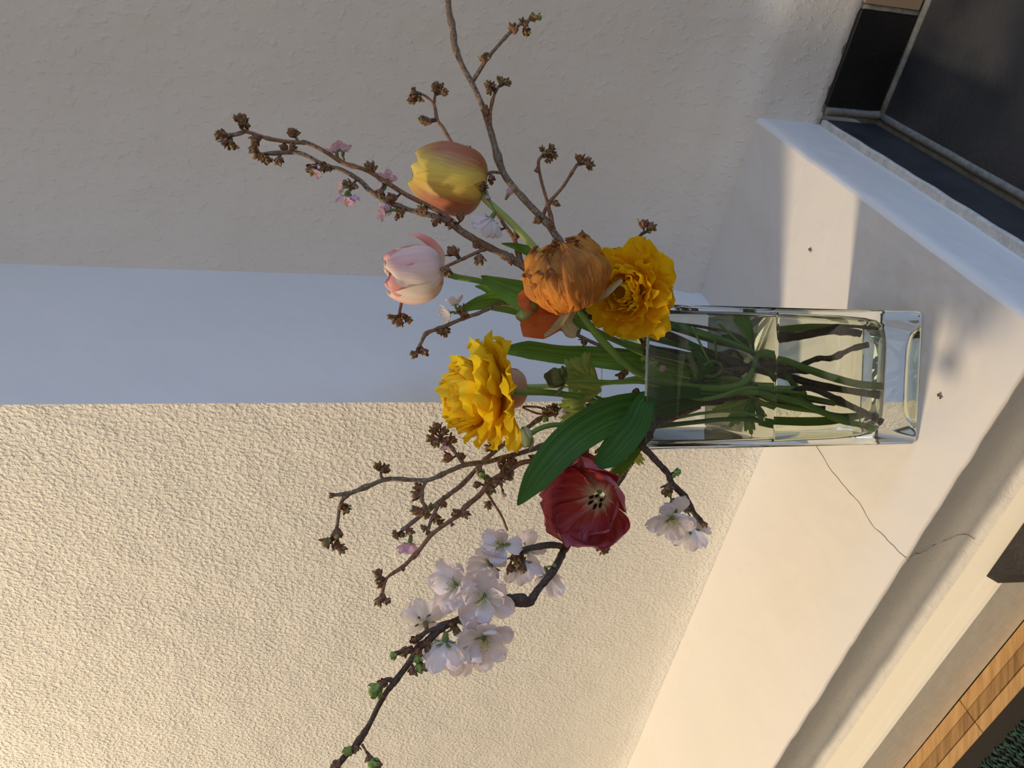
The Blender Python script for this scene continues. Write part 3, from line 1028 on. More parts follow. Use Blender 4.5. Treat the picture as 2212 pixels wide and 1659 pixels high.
# tall branch running to the right wall
b = branch('tallest grey cherry branch, leaning far right over the shaded wall',
    [(1400, 692, .545, 9), (1330, 650, .550, 9), (1262, 590, .555, 9), (1213, 526, .558, 9), (1180, 480, .560, 8.5), (1130, 428, .562, 8.5), (1087, 372, .565, 8), (1062, 290, .567, 8), (1046, 240, .568, 7), (1020, 180, .57, 6.5), (1000, 145, .57, 6.5), (983, 100, .57, 6.5), (978, 60, .57, 6.5), (970, 28, .57, 7), (968, -12, .57, 7.5)],
    [[(1021, 176, .57, 5), (1050, 130, .565, 4.5), (1075, 100, .562, 4), (1100, 72, .56, 4), (1125, 52, .558, 3.5), (1148, 42, .557, 3.5)],
     ['bark_tan', (1061, 288, .567, 4.5), (1059, 245, .562, 4), (1066, 210, .56, 3.8), (1076, 188, .558, 3.5)],
     [(1086, 374, .565, 4), (1062, 372, .556, 4), (1045, 380, .548, 3.5), (1036, 398, .545, 3)],
     ['bark_tan', (1198, 500, .559, 5), (1183, 440, .556, 4), (1168, 385, .553, 4), (1163, 350, .55, 4), (1172, 336, .549, 4)],
     ['bark_tan', (1172, 466, .56, 5), (1188, 436, .556, 4.5), (1215, 405, .552, 4), (1236, 372, .55, 4), (1246, 356, .549, 4)]],
    [(1044, 128, .565, 'brown', -.3, -1), (1050, 122, .565, 'olive', .4, -1), (1106, 62, .56, 'open', -.1, -1), (1112, 66, .56, 'brown', .3, -1), (1132, 48, .558, 'cl', .3, -.6), (1150, 38, .557, 'olive', .9, -.5, 1.1), (1163, 38, .556, 'green', .9, -.2, .9), (1136, 68, .558, 'open', .3, .8),
     (1050, 240, .562, 'brown', -.4, -1), (1063, 186, .558, 'cl', -.4, -.5), (1082, 174, .558, 'olive', .2, -1), (1097, 180, .558, 'olive', 1, -.2),
     (1040, 408, .543, 'cl', 0, 1), (1042, 395, .543, 'cl', .3, 1), (1036, 372, .545, 'brown', -.7, -.6), (1062, 386, .552, 'brown', .2, 1),
     (1178, 330, .548, 'cl', .4, -.2), (1192, 328, .547, 'cl', .8, 0), (1196, 338, .547, 'cl', .6, .4), (1160, 368, .55, 'brown', -.3, -.6, .6), (1199, 440, .553, 'brown', .8, 0, .9),
     (1252, 344, .549, 'brown', .1, -1, 1.1), (1266, 350, .549, 'open', .8, -.2), (1272, 356, .549, 'open', .6, .5), (1162, 478, .558, 'olive', -.6, -.6, 1.1), (1188, 488, .559, 'brown', .5, .6, .8), (968, 8, .57, 'brown', -.7, -.3, .6)],
    [(1062, 470, .538, -.55, .75, .15, 8, 'h', .92, 'g', (1042, 415, .543))], group=GRP)
bud(b, P(1092, 432, .54), vdir(.5, -1, -.1), 'pink', 1.0)
bud(b, P(1052, 412, .541), vdir(.1, 1, -.1), 'pink', .8)
wet(b, [(1400, 692, .545, 9, 0), (1450, 710, .543, 9, 0), (1530, 755, .54, 9, 0), (1600, 788, .54, 10, 0), (1680, 805, .538, 10, 1), (1770, 830, .530, 9.5, 1), (1850, 845, .520, 9.5, 1), (1912, 852, .511, 9.5, 1)])

# thin twig behind the flame tulip
b = branch('thin tan cherry twig rising behind the yellow and red tulip',
    [(1145, 600, .562, 6), (1124, 560, .562, 6), (1110, 516, .563, 5.5), (1087, 482, .564, 4.5), (1060, 440, .566, 4), (1020, 370, .57, 4), (976, 308, .575, 4), (958, 278, .577, 4.5), (945, 260, .578, 4.5), (940, 235, .578, 4), (934, 218, .578, 4)],
    [[(934, 220, .578, 3.5), (920, 208, .577, 3), (910, 203, .577, 3)], [(938, 222, .578, 3.5), (940, 205, .578, 3)]],
    [(896, 198, .577, 'cl', -.8, -.2), (890, 208, .577, 'cl', -.8, .6), (905, 213, .577, 'olive', .1, 1), (936, 188, .578, 'cl', -.1, -.9), (948, 186, .578, 'cl', .5, -.5), (952, 196, .578, 'cl', .8, -.2),
     (925, 262, .576, 'brown', -1, -.2, 1.2), (912, 256, .576, 'cl', -1, -.3), (1006, 324, .57, 'open', .6, -.2, .9), (1075, 497, .562, 'open', -1, .1, 1.1), (1115, 510, .562, 'brown', .2, -1, 1), (1108, 557, .562, 'brown', -.6, -.3, 1)],
    mat='bark_tan', group=GRP)
wet(b, [(1145, 600, .562, 6, 0), (1240, 665, .565, 7, 0), (1330, 710, .565, 7, 0), (1420, 745, .56, 7, 0), (1560, 790, .55, 7, 0), (1690, 800, .545, 7, 1), (1735, 783, .54, 7, 1), (1765, 772, .538, 7, 1), (1795, 771, .535, 7, 1), (1835, 752, .530, 6.5, 1), (1872, 743, .526, 6.5, 1)])

# the two long parallel shoots pointing up and to the left of the photograph
b = branch('long forked grey cherry branch with small pink flowers, crossing under the flame tulip',
    [(1330, 700, .555, 9), (1240, 650, .550, 9), (1146, 586, .545, 9), (1100, 556, .543, 9), (1048, 530, .542, 8.5), (1000, 502, .542, 8.5), (965, 478, .542, 7.5), (930, 465, .542, 6.5), (880, 452, .542, 6), (835, 435, .542, 6), (800, 412, .542, 6), (775, 388, .542, 5.5), (735, 366, .542, 5), (700, 357, .542, 5), (660, 335, .542, 5), (630, 329, .542, 4.5), (590, 331, .542, 4), (556, 334, .542, 4)],
    [['bark_tan', (1000, 500, .542, 6), (965, 468, .541, 6), (930, 447, .54, 5.5), (880, 422, .54, 5.5), (830, 391, .54, 5.5), (790, 367, .54, 5), (742, 352, .54, 5), (700, 326, .54, 4.5), (664, 309, .54, 4.5), (640, 308, .54, 4.5), (600, 303, .54, 4.5), (575, 298, .54, 4), (545, 288, .54, 4), (526, 283, .54, 4)],
     [(530, 284, .54, 4), (510, 290, .54, 4), (492, 293, .54, 4)],
     ['bark_tan', (530, 284, .54, 3.5), (520, 276, .54, 3)],
     ['bark_tan', (1048, 537, .542, 4.5), (1015, 552, .538, 4), (985, 566, .535, 4), (958, 578, .532, 3.5), (915, 600, .56, 3.5), (885, 615, .565, 3.5), (872, 635, .565, 3.5), (866, 660, .565, 3.5), (862, 682, .565, 3.5)],
     [(645, 306, .54, 3), (638, 296, .54, 3)]],
    [(518, 262, .54, 'cl', -.1, -.9), (524, 258, .54, 'olive', .4, -.6), (533, 270, .54, 'olive', 1, -.1, .8), (484, 292, .54, 'brown', -1, -.1, 1.1), (472, 294, .54, 'olive', -1, 0, .9), (492, 305, .54, 'cl', 0, 1), (503, 315, .54, 'olive', .3, 1), (554, 305, .54, 'cl', -.4, 1), (548, 320, .54, 'open', -.4, 1),
     (630, 290, .54, 'cl', -.2, -1), (642, 286, .54, 'olive', .3, -1, .7), (560, 335, .542, 'open', -1, 0), (578, 345, .542, 'olive', .3, 1), (604, 344, .542, 'open', -.1, 1), (622, 318, .542, 'cl', -.3, -1), (568, 340, .542, 'cl', .1, .8),
     (678, 362, .541, 'open', -.3, .7, 1.2), (712, 362, .541, 'cl', 0, .8), (705, 360, .541, 'open', -.5, .3), (757, 400, .541, 'open', -.8, 0, 1.1), (764, 402, .541, 'brown', .1, 1, .9), (803, 365, .539, 'open', -.4, -1, 1.2), (822, 415, .54, 'open', -.3, 1, 1.1), (850, 428, .54, 'brown', -1, .2, 1.4), (868, 456, .54, 'open', -.6, .8, 1.1), (858, 470, .54, 'brown', 0, 1, .7),
     (915, 455, .54, 'open', -.4, -1, 1.1), (945, 472, .538, 'brown', -.3, .9, 1.2), (972, 476, .538, 'open', .2, .5, 1.2), (995, 470, .54, 'brown', -.1, -1, 1.1), (1032, 530, .54, 'open', -.4, -.6, 1.1), (1036, 556, .538, 'open', .1, 1, 1.2), (985, 547, .536, 'open', -.5, -.5, 1.2), (975, 546, .536, 'brown', -.9, -.2), (1105, 560, .54, 'brown', -.5, .6), (966, 584, .532, 'open', .1, 1, 1.1),
     (866, 638, .563, 'cl', -.3, .4), (850, 686, .563, 'cl', -.9, .4), (874, 684, .563, 'cl', .6, .7), (863, 694, .563, 'open', 0, 1)],
    [(727, 330, .54, -.25, -1, -.1, 5, 'p', .62, 'g', (738, 350, .54)), (741, 328, .54, .1, -1, -.1, 5, 'p', .62, 'g', (740, 350, .54)),
     (690, 370, .538, -.8, .6, -.3, 5, 'p', .50, 'g', (705, 365, .541)),
     (742, 405, .538, -1, .1, -.1, 5, 'p', .45, 'g', (760, 405, .541)), (747, 424, .538, -.2, 1, -.1, 5, 'p', .66, 'g', (758, 408, .541)), (756, 422, .539, .3, 1, .1, 5, 'p', .6, 'g', (758, 408, .541)),
     (829, 393, .542, .0, -1, .2, 5, 'p', .6, 'g', (822, 415, .54)), (838, 392, .543, .4, -.9, .2, 5, 'p', .62, 'g', (824, 415, .54)),
     (832, 456, .538, -1, .2, -.3, 5, 'p', .62, 'g', (858, 455, .54)), (846, 452, .538, -.8, -.1, .1, 5, 'p', .5, 'g', (858, 455, .54))], group=GRP)
wet(b, [(1330, 700, .555, 9, 0), (1400, 730, .557, 9, 0), (1480, 760, .558, 9.5, 0), (1560, 770, .558, 10, 0), (1668, 730, .555, 11, 1), (1720, 724, .553, 11, 1), (1785, 712, .550, 10.5, 1), (1840, 716, .548, 9.5, 1), (1863, 720, .547, 9.5, 1)])
wet(b, [(1740, 720, .552, 8, 1), (1790, 708, .545, 7, 1), (1832, 692, .53, 7, 1), (1880, 692, .522, 7, 1), (1932, 690, .513, 7, 1)])

# single arching twig against the bluish return
b = branch('arching cherry twig with a pale pink flower over the bluish return',
    [(1330, 760, .56, 5), (1270, 735, .56, 4.5), (1180, 690, .56, 4.5), (1120, 665, .56, 5), (1088, 656, .558, 6), (1060, 665, .557, 5), (1030, 678, .556, 5), (1000, 688, .555, 4.5), (965, 703, .555, 4.5), (940, 712, .555, 4.5), (920, 721, .555, 5), (910, 740, .555, 4), (904, 750, .555, 4)],
    [], [(898, 762, .555, 'cl', -.7, .7), (912, 754, .555, 'cl', .6, .5), (958, 716, .555, 'cl', 0, 1), (966, 718, .555, 'olive', .5, 1, .8), (1004, 680, .553, 'brown', -1, 0, 1.1), (998, 668, .553, 'olive', -.4, -.5, .9)],
    [(972, 676, .552, -1, .35, -.2, 5, 'h', .52, 'g', (995, 680, .554)), (984, 660, .553, -.2, -1, .1, 5, 'h', .50, 'g', (990, 678, .554))], group=GRP)
wet(b, [(1330, 760, .56, 5, 0), (1400, 770, .557, 5, 0), (1480, 800, .555, 5, 0), (1560, 830, .55, 5, 0), (1680, 850, .545, 5, 1), (1800, 870, .54, 5, 1)])
# short twig right of the lower yellow flower
b = branch('short dark twig with three buds poking out beyond the lower yellow flower',
    [(1500, 700, .58, 4), (1440, 680, .582, 4), (1400, 610, .585, 4), (1372, 545, .585, 4), (1373, 525, .585, 4), (1386, 506, .585, 4.5), (1393, 502, .585, 4)],
    [], [(1389, 486, .585, 'brown', 0, -1, 1.3), (1404, 492, .585, 'open', .8, -.5, 1.25), (1406, 502, .585, 'green', .8, .3, .5), (1385, 524, .584, 'brown', .8, -.1, 1.2), (1333, 542, .585, 'brown', -.3, -.8, .9), (1470, 680, .56, 'brown', 1, -.1, 1.2), (1458, 678, .56, 'open', -.5, -.3, 1)],
    mat='bark_dark', group=GRP)
wet(b, [(1500, 700, .58, 4, 0), (1560, 712, .575, 4, 0), (1620, 750, .57, 4, 0), (1690, 790, .56, 4, 1)])

# lit side: three thin branches fanning over the bright wall
b = branch('thin branch nearest the bluish return, forking to a dark tip over the bright wall',
    [(1400, 885, .54, 6), (1330, 905, .54, 6), (1250, 930, .54, 6), (1168, 965, .54, 6), (1100, 985, .54, 6), (1050, 998, .54, 6), (1005, 1004, .54, 6), (965, 1020, .54, 5.5), (925, 1037, .54, 5.5), (880, 1036, .54, 5.2), (838, 1035, .54, 5.2), (800, 1048, .54, 5), (760, 1064, .54, 5), (740, 1068, .54, 5), (716, 1070, .54, 3.5)],
    [[(832, 1036, .54, 3.5), (824, 1030, .54, 3.5), (822, 1022, .54, 3)], [(1002, 1003, .54, 5), (985, 980, .54, 4), (970, 960, .54, 4), (955, 950, .54, 3)],
     [(920, 1040, .54, 4.5), (912, 1058, .54, 4), (911, 1080, .54, 4), (922, 1096, .54, 4)],
     [(755, 1066, .54, 5), (741, 1078, .54, 4.5), (733, 1100, .54, 4), (729, 1130, .54, 4), (726, 1150, .54, 4.5)]],
    [(716, 1070, .54, 'brown', -1, .3, .7), (818, 1010, .54, 'open', -.3, -1), (828, 1014, .54, 'open', .6, -.3), (836, 1014, .54, 'brown', 1, -.2, .8),
     (973, 954, .539, 'brown', .3, -.4, 1.1), (944, 922, .54, 'brown', .1, -1), (938, 932, .54, 'open', -.3, -.8), (935, 948, .54, 'open', -.8, .1), (944, 955, .54, 'open', -.3, 1), (955, 936, .54, 'open', .5, -.4), (960, 952, .54, 'brown', .8, .2), (970, 989, .54, 'brown', -1, -.2, 1.2), (997, 988, .54, 'brown', .1, -1),
     (905, 1054, .54, 'open', -1, -.2), (901, 1070, .54, 'brown', -1, .2, 1.1), (902, 1102, .54, 'open', -.9, .2, 1.1), (925, 1096, .54, 'cl', .6, .3), (915, 1108, .54, 'cl', 0, 1), (922, 1112, .54, 'olive', .3, 1),
     (748, 1100, .54, 'olive', .6, .8), (738, 1090, .54, 'brown', .4, .3), (729, 1148, .54, 'brown', 0, 1, 1.4), (710, 1168, .54, 'olive', -.6, .6, 1.3), (728, 1176, .54, 'brown', 0, 1, 1.1), (735, 1184, .54, 'open', .7, .6), (1088, 997, .54, 'open', 0, .8, .8), (1100, 992, .54, 'brown', .3, .5, .8)],
    [], group=GRP)
blossom(b, P(958, 962, .54), vdir(.2, 1, -.2), 5, 'p', .4, 'g', False)
wet(b, [(1400, 885, .54, 6, 0), (1470, 880, .54, 6, 0), (1560, 870, .54, 6, 0), (1690, 870, .538, 6, 1), (1780, 880, .53, 6, 1)])

b = branch('straight pale grey branch running behind the other twigs over the bright wall',
    [(1400, 850, .57, 6), (1320, 862, .575, 6), (1240, 885, .58, 6), (1190, 895, .582, 5.5), (1163, 907, .584, 5.5), (1125, 935, .586, 5.5), (1085, 962, .588, 5.5), (1040, 1002, .59, 5.5), (1000, 1045, .59, 5.5), (965, 1072, .59, 6), (930, 1098, .59, 5), (895, 1125, .59, 5), (868, 1146, .59, 5)],
    [[(960, 1072, .59, 5), (948, 1090, .588, 4.5), (935, 1115, .586, 4), (925, 1143, .585, 4)], ['bark_tan', (1190, 893, .58, 3), (1165, 880, .578, 2.5), (1130, 878, .576, 2.5)], ['bark_tan', (1190, 895, .58, 3), (1160, 893, .578, 2.5), (1128, 880, .576, 2.5)]],
    [(958, 1088, .588, 'brown', .3, 1), (942, 1116, .586, 'open', .2, 1, 1.1), (950, 1128, .586, 'brown', .9, .3, 1), (858, 1154, .59, 'cl', -.6, .4), (867, 1158, .59, 'cl', .2, 1), (882, 1146, .59, 'open', .6, .6, 1.1), (920, 1140, .585, 'olive', -.4, .1, .9), (926, 1152, .585, 'brown', .1, 1, .9),
     (1062, 966, .588, 'open', -.9, .2, 1.2), (1068, 954, .588, 'brown', 0, -1, .9), (1184, 888, .578, 'cl', -.4, -.7), (1196, 896, .578, 'cl', .4, .5), (1178, 904, .578, 'green', -.7, .5, .9), (1200, 884, .578, 'cl', .3, -.7)],
    [(886, 1172, .589, -.1, 1, -.1, 8, 'p', .95, 'g', (884, 1155, .59)), (1226, 888, .565, .25, .5, -.6, 8, 'h', .85, 'g', (1200, 888, .575)), (1225, 930, .57, .1, .9, .1, 6, 'h', .8, 'g', (1200, 895, .575))], mat='bark_grey', group=GRP)
wet(b, [(1400, 850, .57, 6, 0), (1480, 850, .57, 6, 0), (1560, 850, .565, 6, 0), (1690, 860, .56, 5, 1)])

b = branch('knobbly tan branch with many buds ending lowest of the thin ones over the bright wall',
    [(1400, 900, .53, 7), (1330, 930, .528, 7), (1250, 965, .526, 6.5), (1168, 991, .525, 6), (1150, 995, .525, 6), (1120, 1002, .525, 6.5), (1095, 1020, .525, 7), (1060, 1040, .525, 6.5), (1035, 1070, .525, 6), (1005, 1095, .525, 6), (992, 1112, .525, 5), (965, 1130, .525, 5), (930, 1157, .525, 5), (905, 1190, .525, 5), (885, 1210, .525, 4.5), (868, 1226, .525, 5), (838, 1246, .525, 3.5), (830, 1262, .525, 3.5), (826, 1282, .525, 3.5)],
    [[(1080, 1010, .525, 4), (1078, 1000, .525, 4), (1085, 985, .525, 4)], [(1050, 1062, .53, 3.5), (1063, 1082, .53, 3.2), (1082, 1112, .53, 3), (1090, 1130, .53, 3), (1096, 1146, .53, 2.8)], ['bark_tan', (1080, 1045, .526, 2), (1086, 1060, .526, 1.5), (1088, 1068, .526, 1.5)]],
    [(1088, 1005, .524, 'cl', .2, .8), (1100, 1022, .524, 'cl', .7, .3), (1085, 1024, .524, 'open', .3, .8), (1070, 1040, .524, 'brown', .2, 1, 1.1), (1056, 1035, .524, 'olive', -.7, -.1), (1042, 1028, .524, 'green', -.3, -.6, 1), (1038, 1022, .524, 'open', -.5, -.8), (1032, 1046, .524, 'brown', -.9, .1, .9), (1060, 1054, .524, 'open', .3, .9), (1078, 1040, .524, 'open', .8, .5, .9),
     (1088, 1068, .524, 'pink', .5, 1, .6), (1055, 1090, .53, 'open', -.3, 1, .9), (988, 1106, .524, 'brown', -.9, .2, 1), (1002, 1108, .524, 'open', .6, .6, 1), (1110, 996, .524, 'brown', 0, -1, .8), (1152, 988, .524, 'brown', -.2, -1, .9), (978, 1136, .524, 'brown', .3, 1, .5), (870, 1230, .524, 'brown', -.2, 1, .6),
     (818, 1240, .525, 'brown', -.5, -.8), (822, 1250, .525, 'olive', -.4, -.4), (824, 1262, .525, 'open', -.7, .5, .8), (820, 1296, .525, 'open', -.3, 1), (826, 1288, .525, 'brown', .1, 1), (838, 1298, .524, 'olive', .8, .6, .8)],
    [], mat='bark_tan', group=GRP)
wet(b, [(1400, 900, .53, 7, 0), (1470, 893, .53, 6, 0), (1530, 870, .53, 5, 0), (1592, 860, .53, 5, 0), (1690, 850, .528, 6, 1), (1740, 835, .526, 8, 1), (1790, 853, .521, 8.5, 1), (1840, 878, .516, 8.5, 1), (1880, 897, .511, 8.5, 1), (1908, 912, .508, 8.5, 1)])

# the thick blossoming branch low on the lit side
b = branch('thick dark branch carrying the white blossoms over the bright wall',
    [(1531, 812, .535, 10), (1508, 838, .53, 10), (1492, 862, .527, 10), (1462, 892, .522, 10), (1410, 922, .515, 10), (1384, 958, .508, 10), (1368, 985, .520, 9), (1335, 1040, .535, 9), (1285, 1110, .540, 9), (1226, 1176, .525, 9), (1210, 1206, .512, 9), (1192, 1238, .498, 10), (1165, 1270, .495, 8.5), (1150, 1292, .492, 10), (1142, 1302, .49, 11), (1120, 1294, .49, 11), (1095, 1292, .492, 9), (1060, 1302, .496, 7), (1030, 1318, .498, 7), (1005, 1332, .498, 8), (975, 1345, .498, 8.5), (950, 1358, .498, 8.5), (925, 1385, .498, 9.5), (905, 1398, .498, 10), (892, 1420, .498, 7.5), (870, 1450, .498, 7), (850, 1476, .498, 7.5), (835, 1495, .498, 6.5), (815, 1530, .498, 6), (795, 1570, .498, 6.5), (775, 1600, .498, 9), (762, 1618, .498, 6.5), (740, 1640, .498, 6), (722, 1672, .498, 5)],
    [[(1212, 1180, .522, 8), (1190, 1177, .502, 8), (1150, 1183, .50, 7), (1110, 1192, .498, 6)], [(948, 1358, .498, 6.5), (925, 1363, .497, 5), (905, 1378, .496, 4.5), (893, 1388, .496, 4)], [(893, 1402, .498, 7), (870, 1408, .498, 6), (852, 1412, .498, 6)], [(855, 1474, .498, 7), (840, 1468, .498, 6), (828, 1472, .498, 6)], ['bark_tan', (782, 1608, .498, 3), (792, 1625, .498, 2.5)], [(1142, 1298, .49, 8), (1120, 1306, .489, 6), (1082, 1300, .488, 4)]],
    [(880, 1405, .497, 'open', -.7, .2), (850, 1415, .497, 'green', -1, .2, .9), (895, 1385, .496, 'brown', .1, -.4), (818, 1484, .497, 'green', -.9, .5, 1.7), (832, 1476, .497, 'brown', -.6, -.2), (902, 1420, .496, 'green', .1, 1, 1.0), (905, 1440, .496, 'green', .2, 1, 1.1), (892, 1446, .496, 'brown', 0, 1, 1), (918, 1440, .496, 'olive', .6, .8, 1), (908, 1408, .496, 'cl', .2, .8), (920, 1400, .496, 'cl', .6, .2), (985, 1355, .496, 'cl', .2, .6),
     (755, 1618, .497, 'green', -.5, .7, 1.1), (770, 1615, .497, 'brown', .2, 1, .8), (802, 1645, .497, 'green', .6, .8, 1.3), (797, 1636, .497, 'brown', -.1, .9, .8), (815, 1652, .497, 'brown', .6, .9, 1), (730, 1648, .497, 'open', -.6, .8), (1110, 1200, .497, 'cl', -.2, .4), (1102, 1225, .498, 'brown', .2, .8), (1130, 1222, .498, 'brown', -.2, .6), (1197, 1222, .497, 'green', -.7, -.1, .5)],
    [(1045, 1290, .489, -.05, .05, -1, 13, 'w', 1.12, 'g', (1030, 1318, .497)),
     (985, 1265, .499, -.35, -.25, -.8, 12, 'w', 1.02, 'g', (1003, 1325, .498)),
     (1045, 1378, .488, .2, .25, -.9, 13, 'w', 1.10, 'g', (990, 1345, .497)),
     (962, 1385, .490, -.05, 1, .12, 9, 'h', 1.12, 'g', (985, 1352, .497)),
     (1000, 1392, .500, .2, 1, .25, 9, 'h', 1.12, 'r', (985, 1352, .498)),
     (918, 1345, .505, -.25, -.45, .75, 7, 'w', 1.0, 'r', (905, 1372, .497)),
     (940, 1395, .515, -.3, .3, .8, 7, 'w', .8, 'r', (930, 1370, .499)),
     (1085, 1178, .493, -.3, -.35, -.75, 9, 'w', .85, 'g', (1108, 1200, .497)),
     (1062, 1222, .497, -.3, .2, -.6, 9, 'w', .95, 'g', (1102, 1205, .498)),
     (1126, 1212, .504, .05, .9, .3, 9, 'h', 1.0, 'r', (1115, 1205, .498)),
     (1140, 1188, .51, .3, -.2, .5, 7, 'w', .8, 'g', (1112, 1195, .498)),
     (1180, 1238, .515, .15, .9, .35, 8, 'h', .95, 'g', (1195, 1222, .50))], mat='bark_dark', group=GRP)
wet(b, [(1531, 812, .535, 10, 0), (1590, 800, .535, 9, 0), (1690, 795, .53, 9, 1), (1760, 800, .53, 8, 1)])

# the drooping shoot beside the rim
b = branch('dark shoot drooping past the vase rim with two white blossoms',
    [(1425, 905, .51, 9), (1400, 940, .503, 9), (1388, 962, .50, 9), (1400, 976, .498, 8.5), (1420, 998, .496, 7.5), (1442, 1022, .495, 7.5), (1452, 1045, .494, 8), (1475, 1068, .493, 8), (1490, 1090, .492, 7), (1500, 1110, .492, 6.5), (1512, 1125, .492, 7.5), (1524, 1138, .492, 5)],
    [], [(1463, 1020, .493, 'green', 1, .05, .9), (1458, 1030, .493, 'green', .8, .5, .5), (1444, 1052, .493, 'open', -.5, 1, 1.4), (1448, 1060, .493, 'cl', -.2, .8), (1468, 1078, .493, 'cl', -.2, .9), (1484, 1100, .491, 'open', .2, 1, .8), (1522, 1134, .491, 'brown', .7, .9, .8), (1414, 990, .496, 'brown', .3, -.2, .5)],
    [(1452, 1118, .486, .05, .35, -.85, 10, 'w', 1.02, 'g', (1448, 1070, .493)), (1492, 1138, .496, .1, .75, .5, 8, 'h', 1.0, 'g', (1480, 1100, .493))], mat='bark_dark', group=GRP)
b = branch('little hidden spur of buds showing between the crimson tulip and the bright wall',
    [(1350, 985, .53, 5), (1320, 1040, .535, 5), (1305, 1110, .54, 5), (1295, 1165, .54, 4), (1298, 1178, .54, 3.5)],
    [], [(1296, 1178, .54, 'brown', 0, 1, 1.1), (1308, 1182, .54, 'green', .8, .6, .7), (1304, 1192, .54, 'olive', .3, 1, .9), (1314, 1186, .54, 'olive', .9, .3, .7), (1295, 975, .52, 'olive', -.2, 1, 1), (1290, 990, .52, 'green', -.4, 1, .9)], [(1185, 1008, .55, -.3, .5, -.5, 8, 'h', 1.0, 'g', (1210, 1000, .55))], mat='bark_dark', group=GRP)
wet(b, [(1350, 985, .53, 5, 0), (1376, 960, .525, 5, 0), (1420, 925, .52, 5, 0), (1520, 880, .525, 4, 0)], 'bark_tan', 'twig')
b = branch('small twig with pinkish buds curling beside the front rim inside the vase',
    [(1560, 800, .53, 4), (1480, 775, .525, 4), (1405, 760, .52, 4), (1385, 735, .518, 4), (1378, 712, .517, 3.5)],
    [], [(1368, 720, .515, 'open', -.7, .2, 1.2), (1378, 700, .515, 'brown', -.2, -1, 1.1), (1390, 712, .515, 'brown', .5, .4, 1.1), (1392, 742, .515, 'open', .3, .4), (1390, 775, .514, 'green', -.2, 1, .9), (1395, 790, .513, 'pink', .1, 1, .7), (1418, 785, .513, 'green', .7, .1, 1.1), (1430, 793, .513, 'pink', 1, .2, .9), (1352, 805, .53, 'brown', -.7, .3, 1), (1340, 812, .53, 'brown', -.8, .5, .9), (1265, 735, .56, 'brown', -.5, .3, 1), (1375, 845, .53, 'brown', -.3, .8, 1.1)], [], mat='bark_dark', group=GRP)
wet(b, [(1560, 800, .53, 4, 0), (1590, 810, .53, 4, 0)], 'bark_dark', 'twig')


# ---- tulips -----------------------------------------------------------------------
TG = 'cut flowers in the vase'


def tulip_head(root, p, ax, H, Rm, mats, roll=0.0, top=0.75, seed=1, flare=None, ruf=0.0025, stam=None, curl=0.0):
    """six petals: three inner, three outer"""
    f = frame(p, ax, roll)
    for k in range(6):
        inner = k < 3
        th = k * 2 * PI / 3 + (PI / 3 if inner else 0)
        rs = 0.9 if inner else 1.0
        fl = (flare or {}).get(k, 0.0)
        r = Rm * rs
        rz = [(0.0025, 0), (r * 0.62, H * 0.06), (r * 0.93, H * 0.22), (r, H * 0.45), (r * (0.94 + fl * .5), H * 0.7), (r * (top + fl * 1.1), H * (0.93 - 0.1 * fl)), (r * (top * 0.72 + fl * 1.9), H * (1.02 - 0.12 * fl))]
        mb = MB()
        cup_petal(mb, rz, 1.12 if inner else 1.2, th, ruf, curl, 16, 12, seed + k * 1.7, tipr=H * 0.06)
        mb.v = [tuple(f @ Vector(v)) for v in mb.v]
        mb.build('petal', M[mats[0] if not inner else mats[1]], root)
    return f


# flame tulip, yellow and red
root = empty('tulip', P(1395, 740, .55), 'closed yellow tulip streaked with red, on a pale bending stem', 'tulip', TG)
f = tulip_head(root, P(1049, 407, .553), vdir(-1, -.27, -.06), 0.0535, 0.0255, ('flame', 'flame_in'), 0.55, 0.66, 3, ruf=0.0022)
stem(root, [P(1038, 405, .553), P(1050, 432, .552), P(1095, 472, .551), P(1140, 518, .551), P(1185, 565, .552), P(1270, 640, .555), P(1400, 745, .55), P(1500, 790, .545), P(1600, 825, .54), PW(1665, 836, .535), PW(1738, 840, .53)], [px2m(r, .55) for r in (9, 9, 8.5, 8.5, 8.5, 9, 9, 9, 9, 9, 9)], 'stem_pale')
leaf('leaf', [P(1240, 640, .56), P(1170, 560, .56), P(1120, 535, .56), P(1083, 526, .56)], [.004, .0055, .003, .0003], M['leaf_mid'], root, .3)

# blush tulip
root = empty('tulip', P(1395, 770, .555), 'pale pink tulip with one petal bent back', 'tulip', TG)
f = tulip_head(root, P(957, 588, .55), vdir(-1, .1, -.25), 0.0400, 0.0200, ('pink', 'pink_in'), 0.15, 0.80, 12, ruf=0.004)
mb = MB(); open_petal(mb, 0, 0, 0.040, 0.0085, 0.30, -0.35, 0.3, 0.002, 4, 12, 8)
f2 = frame(P(953, 572, .552), vdir(-.75, -1, .1))
mb2 = MB(); leafp = [P(955, 575, .551), P(945, 548, .553), P(925, 525, .556), P(903, 512, .558), P(882, 508, .56)]
leaf('petal', leafp, [.002, .0055, .0050, .0035, .0008], M['pink_in'], root, [1.0, .9, .9, 1.0, 1.2], .35)
mb = MB(); tube(mb, [P(905, 560, .545), P(893, 545, .546), P(890, 537, .546)], .0003, 5, 3); mb.build('stamen', M['filament'], root)
stem(root, [P(958, 588, .55), P(985, 598, .55), P(1030, 606, .552), P(1075, 620, .554), P(1130, 640, .556), P(1250, 700, .56), P(1400, 765, .557), P(1520, 815, .55), P(1600, 838, .545), PW(1680, 846, .54), PW(1760, 858, .535), PW(1850, 880, .53)], [px2m(r, .55) for r in (8, 7.5, 7, 7, 7, 7.5, 8, 8, 7, 7, 6, 5)], 'stem')
leaf('leaf', [P(1240, 700, .553), P(1160, 655, .551), P(1110, 635, .549), P(1070, 615, .547), P(1039, 596, .546)], [.010, .0125, .0105, .006, .0004], M['leaf_mid'], root, .35, seed=2)
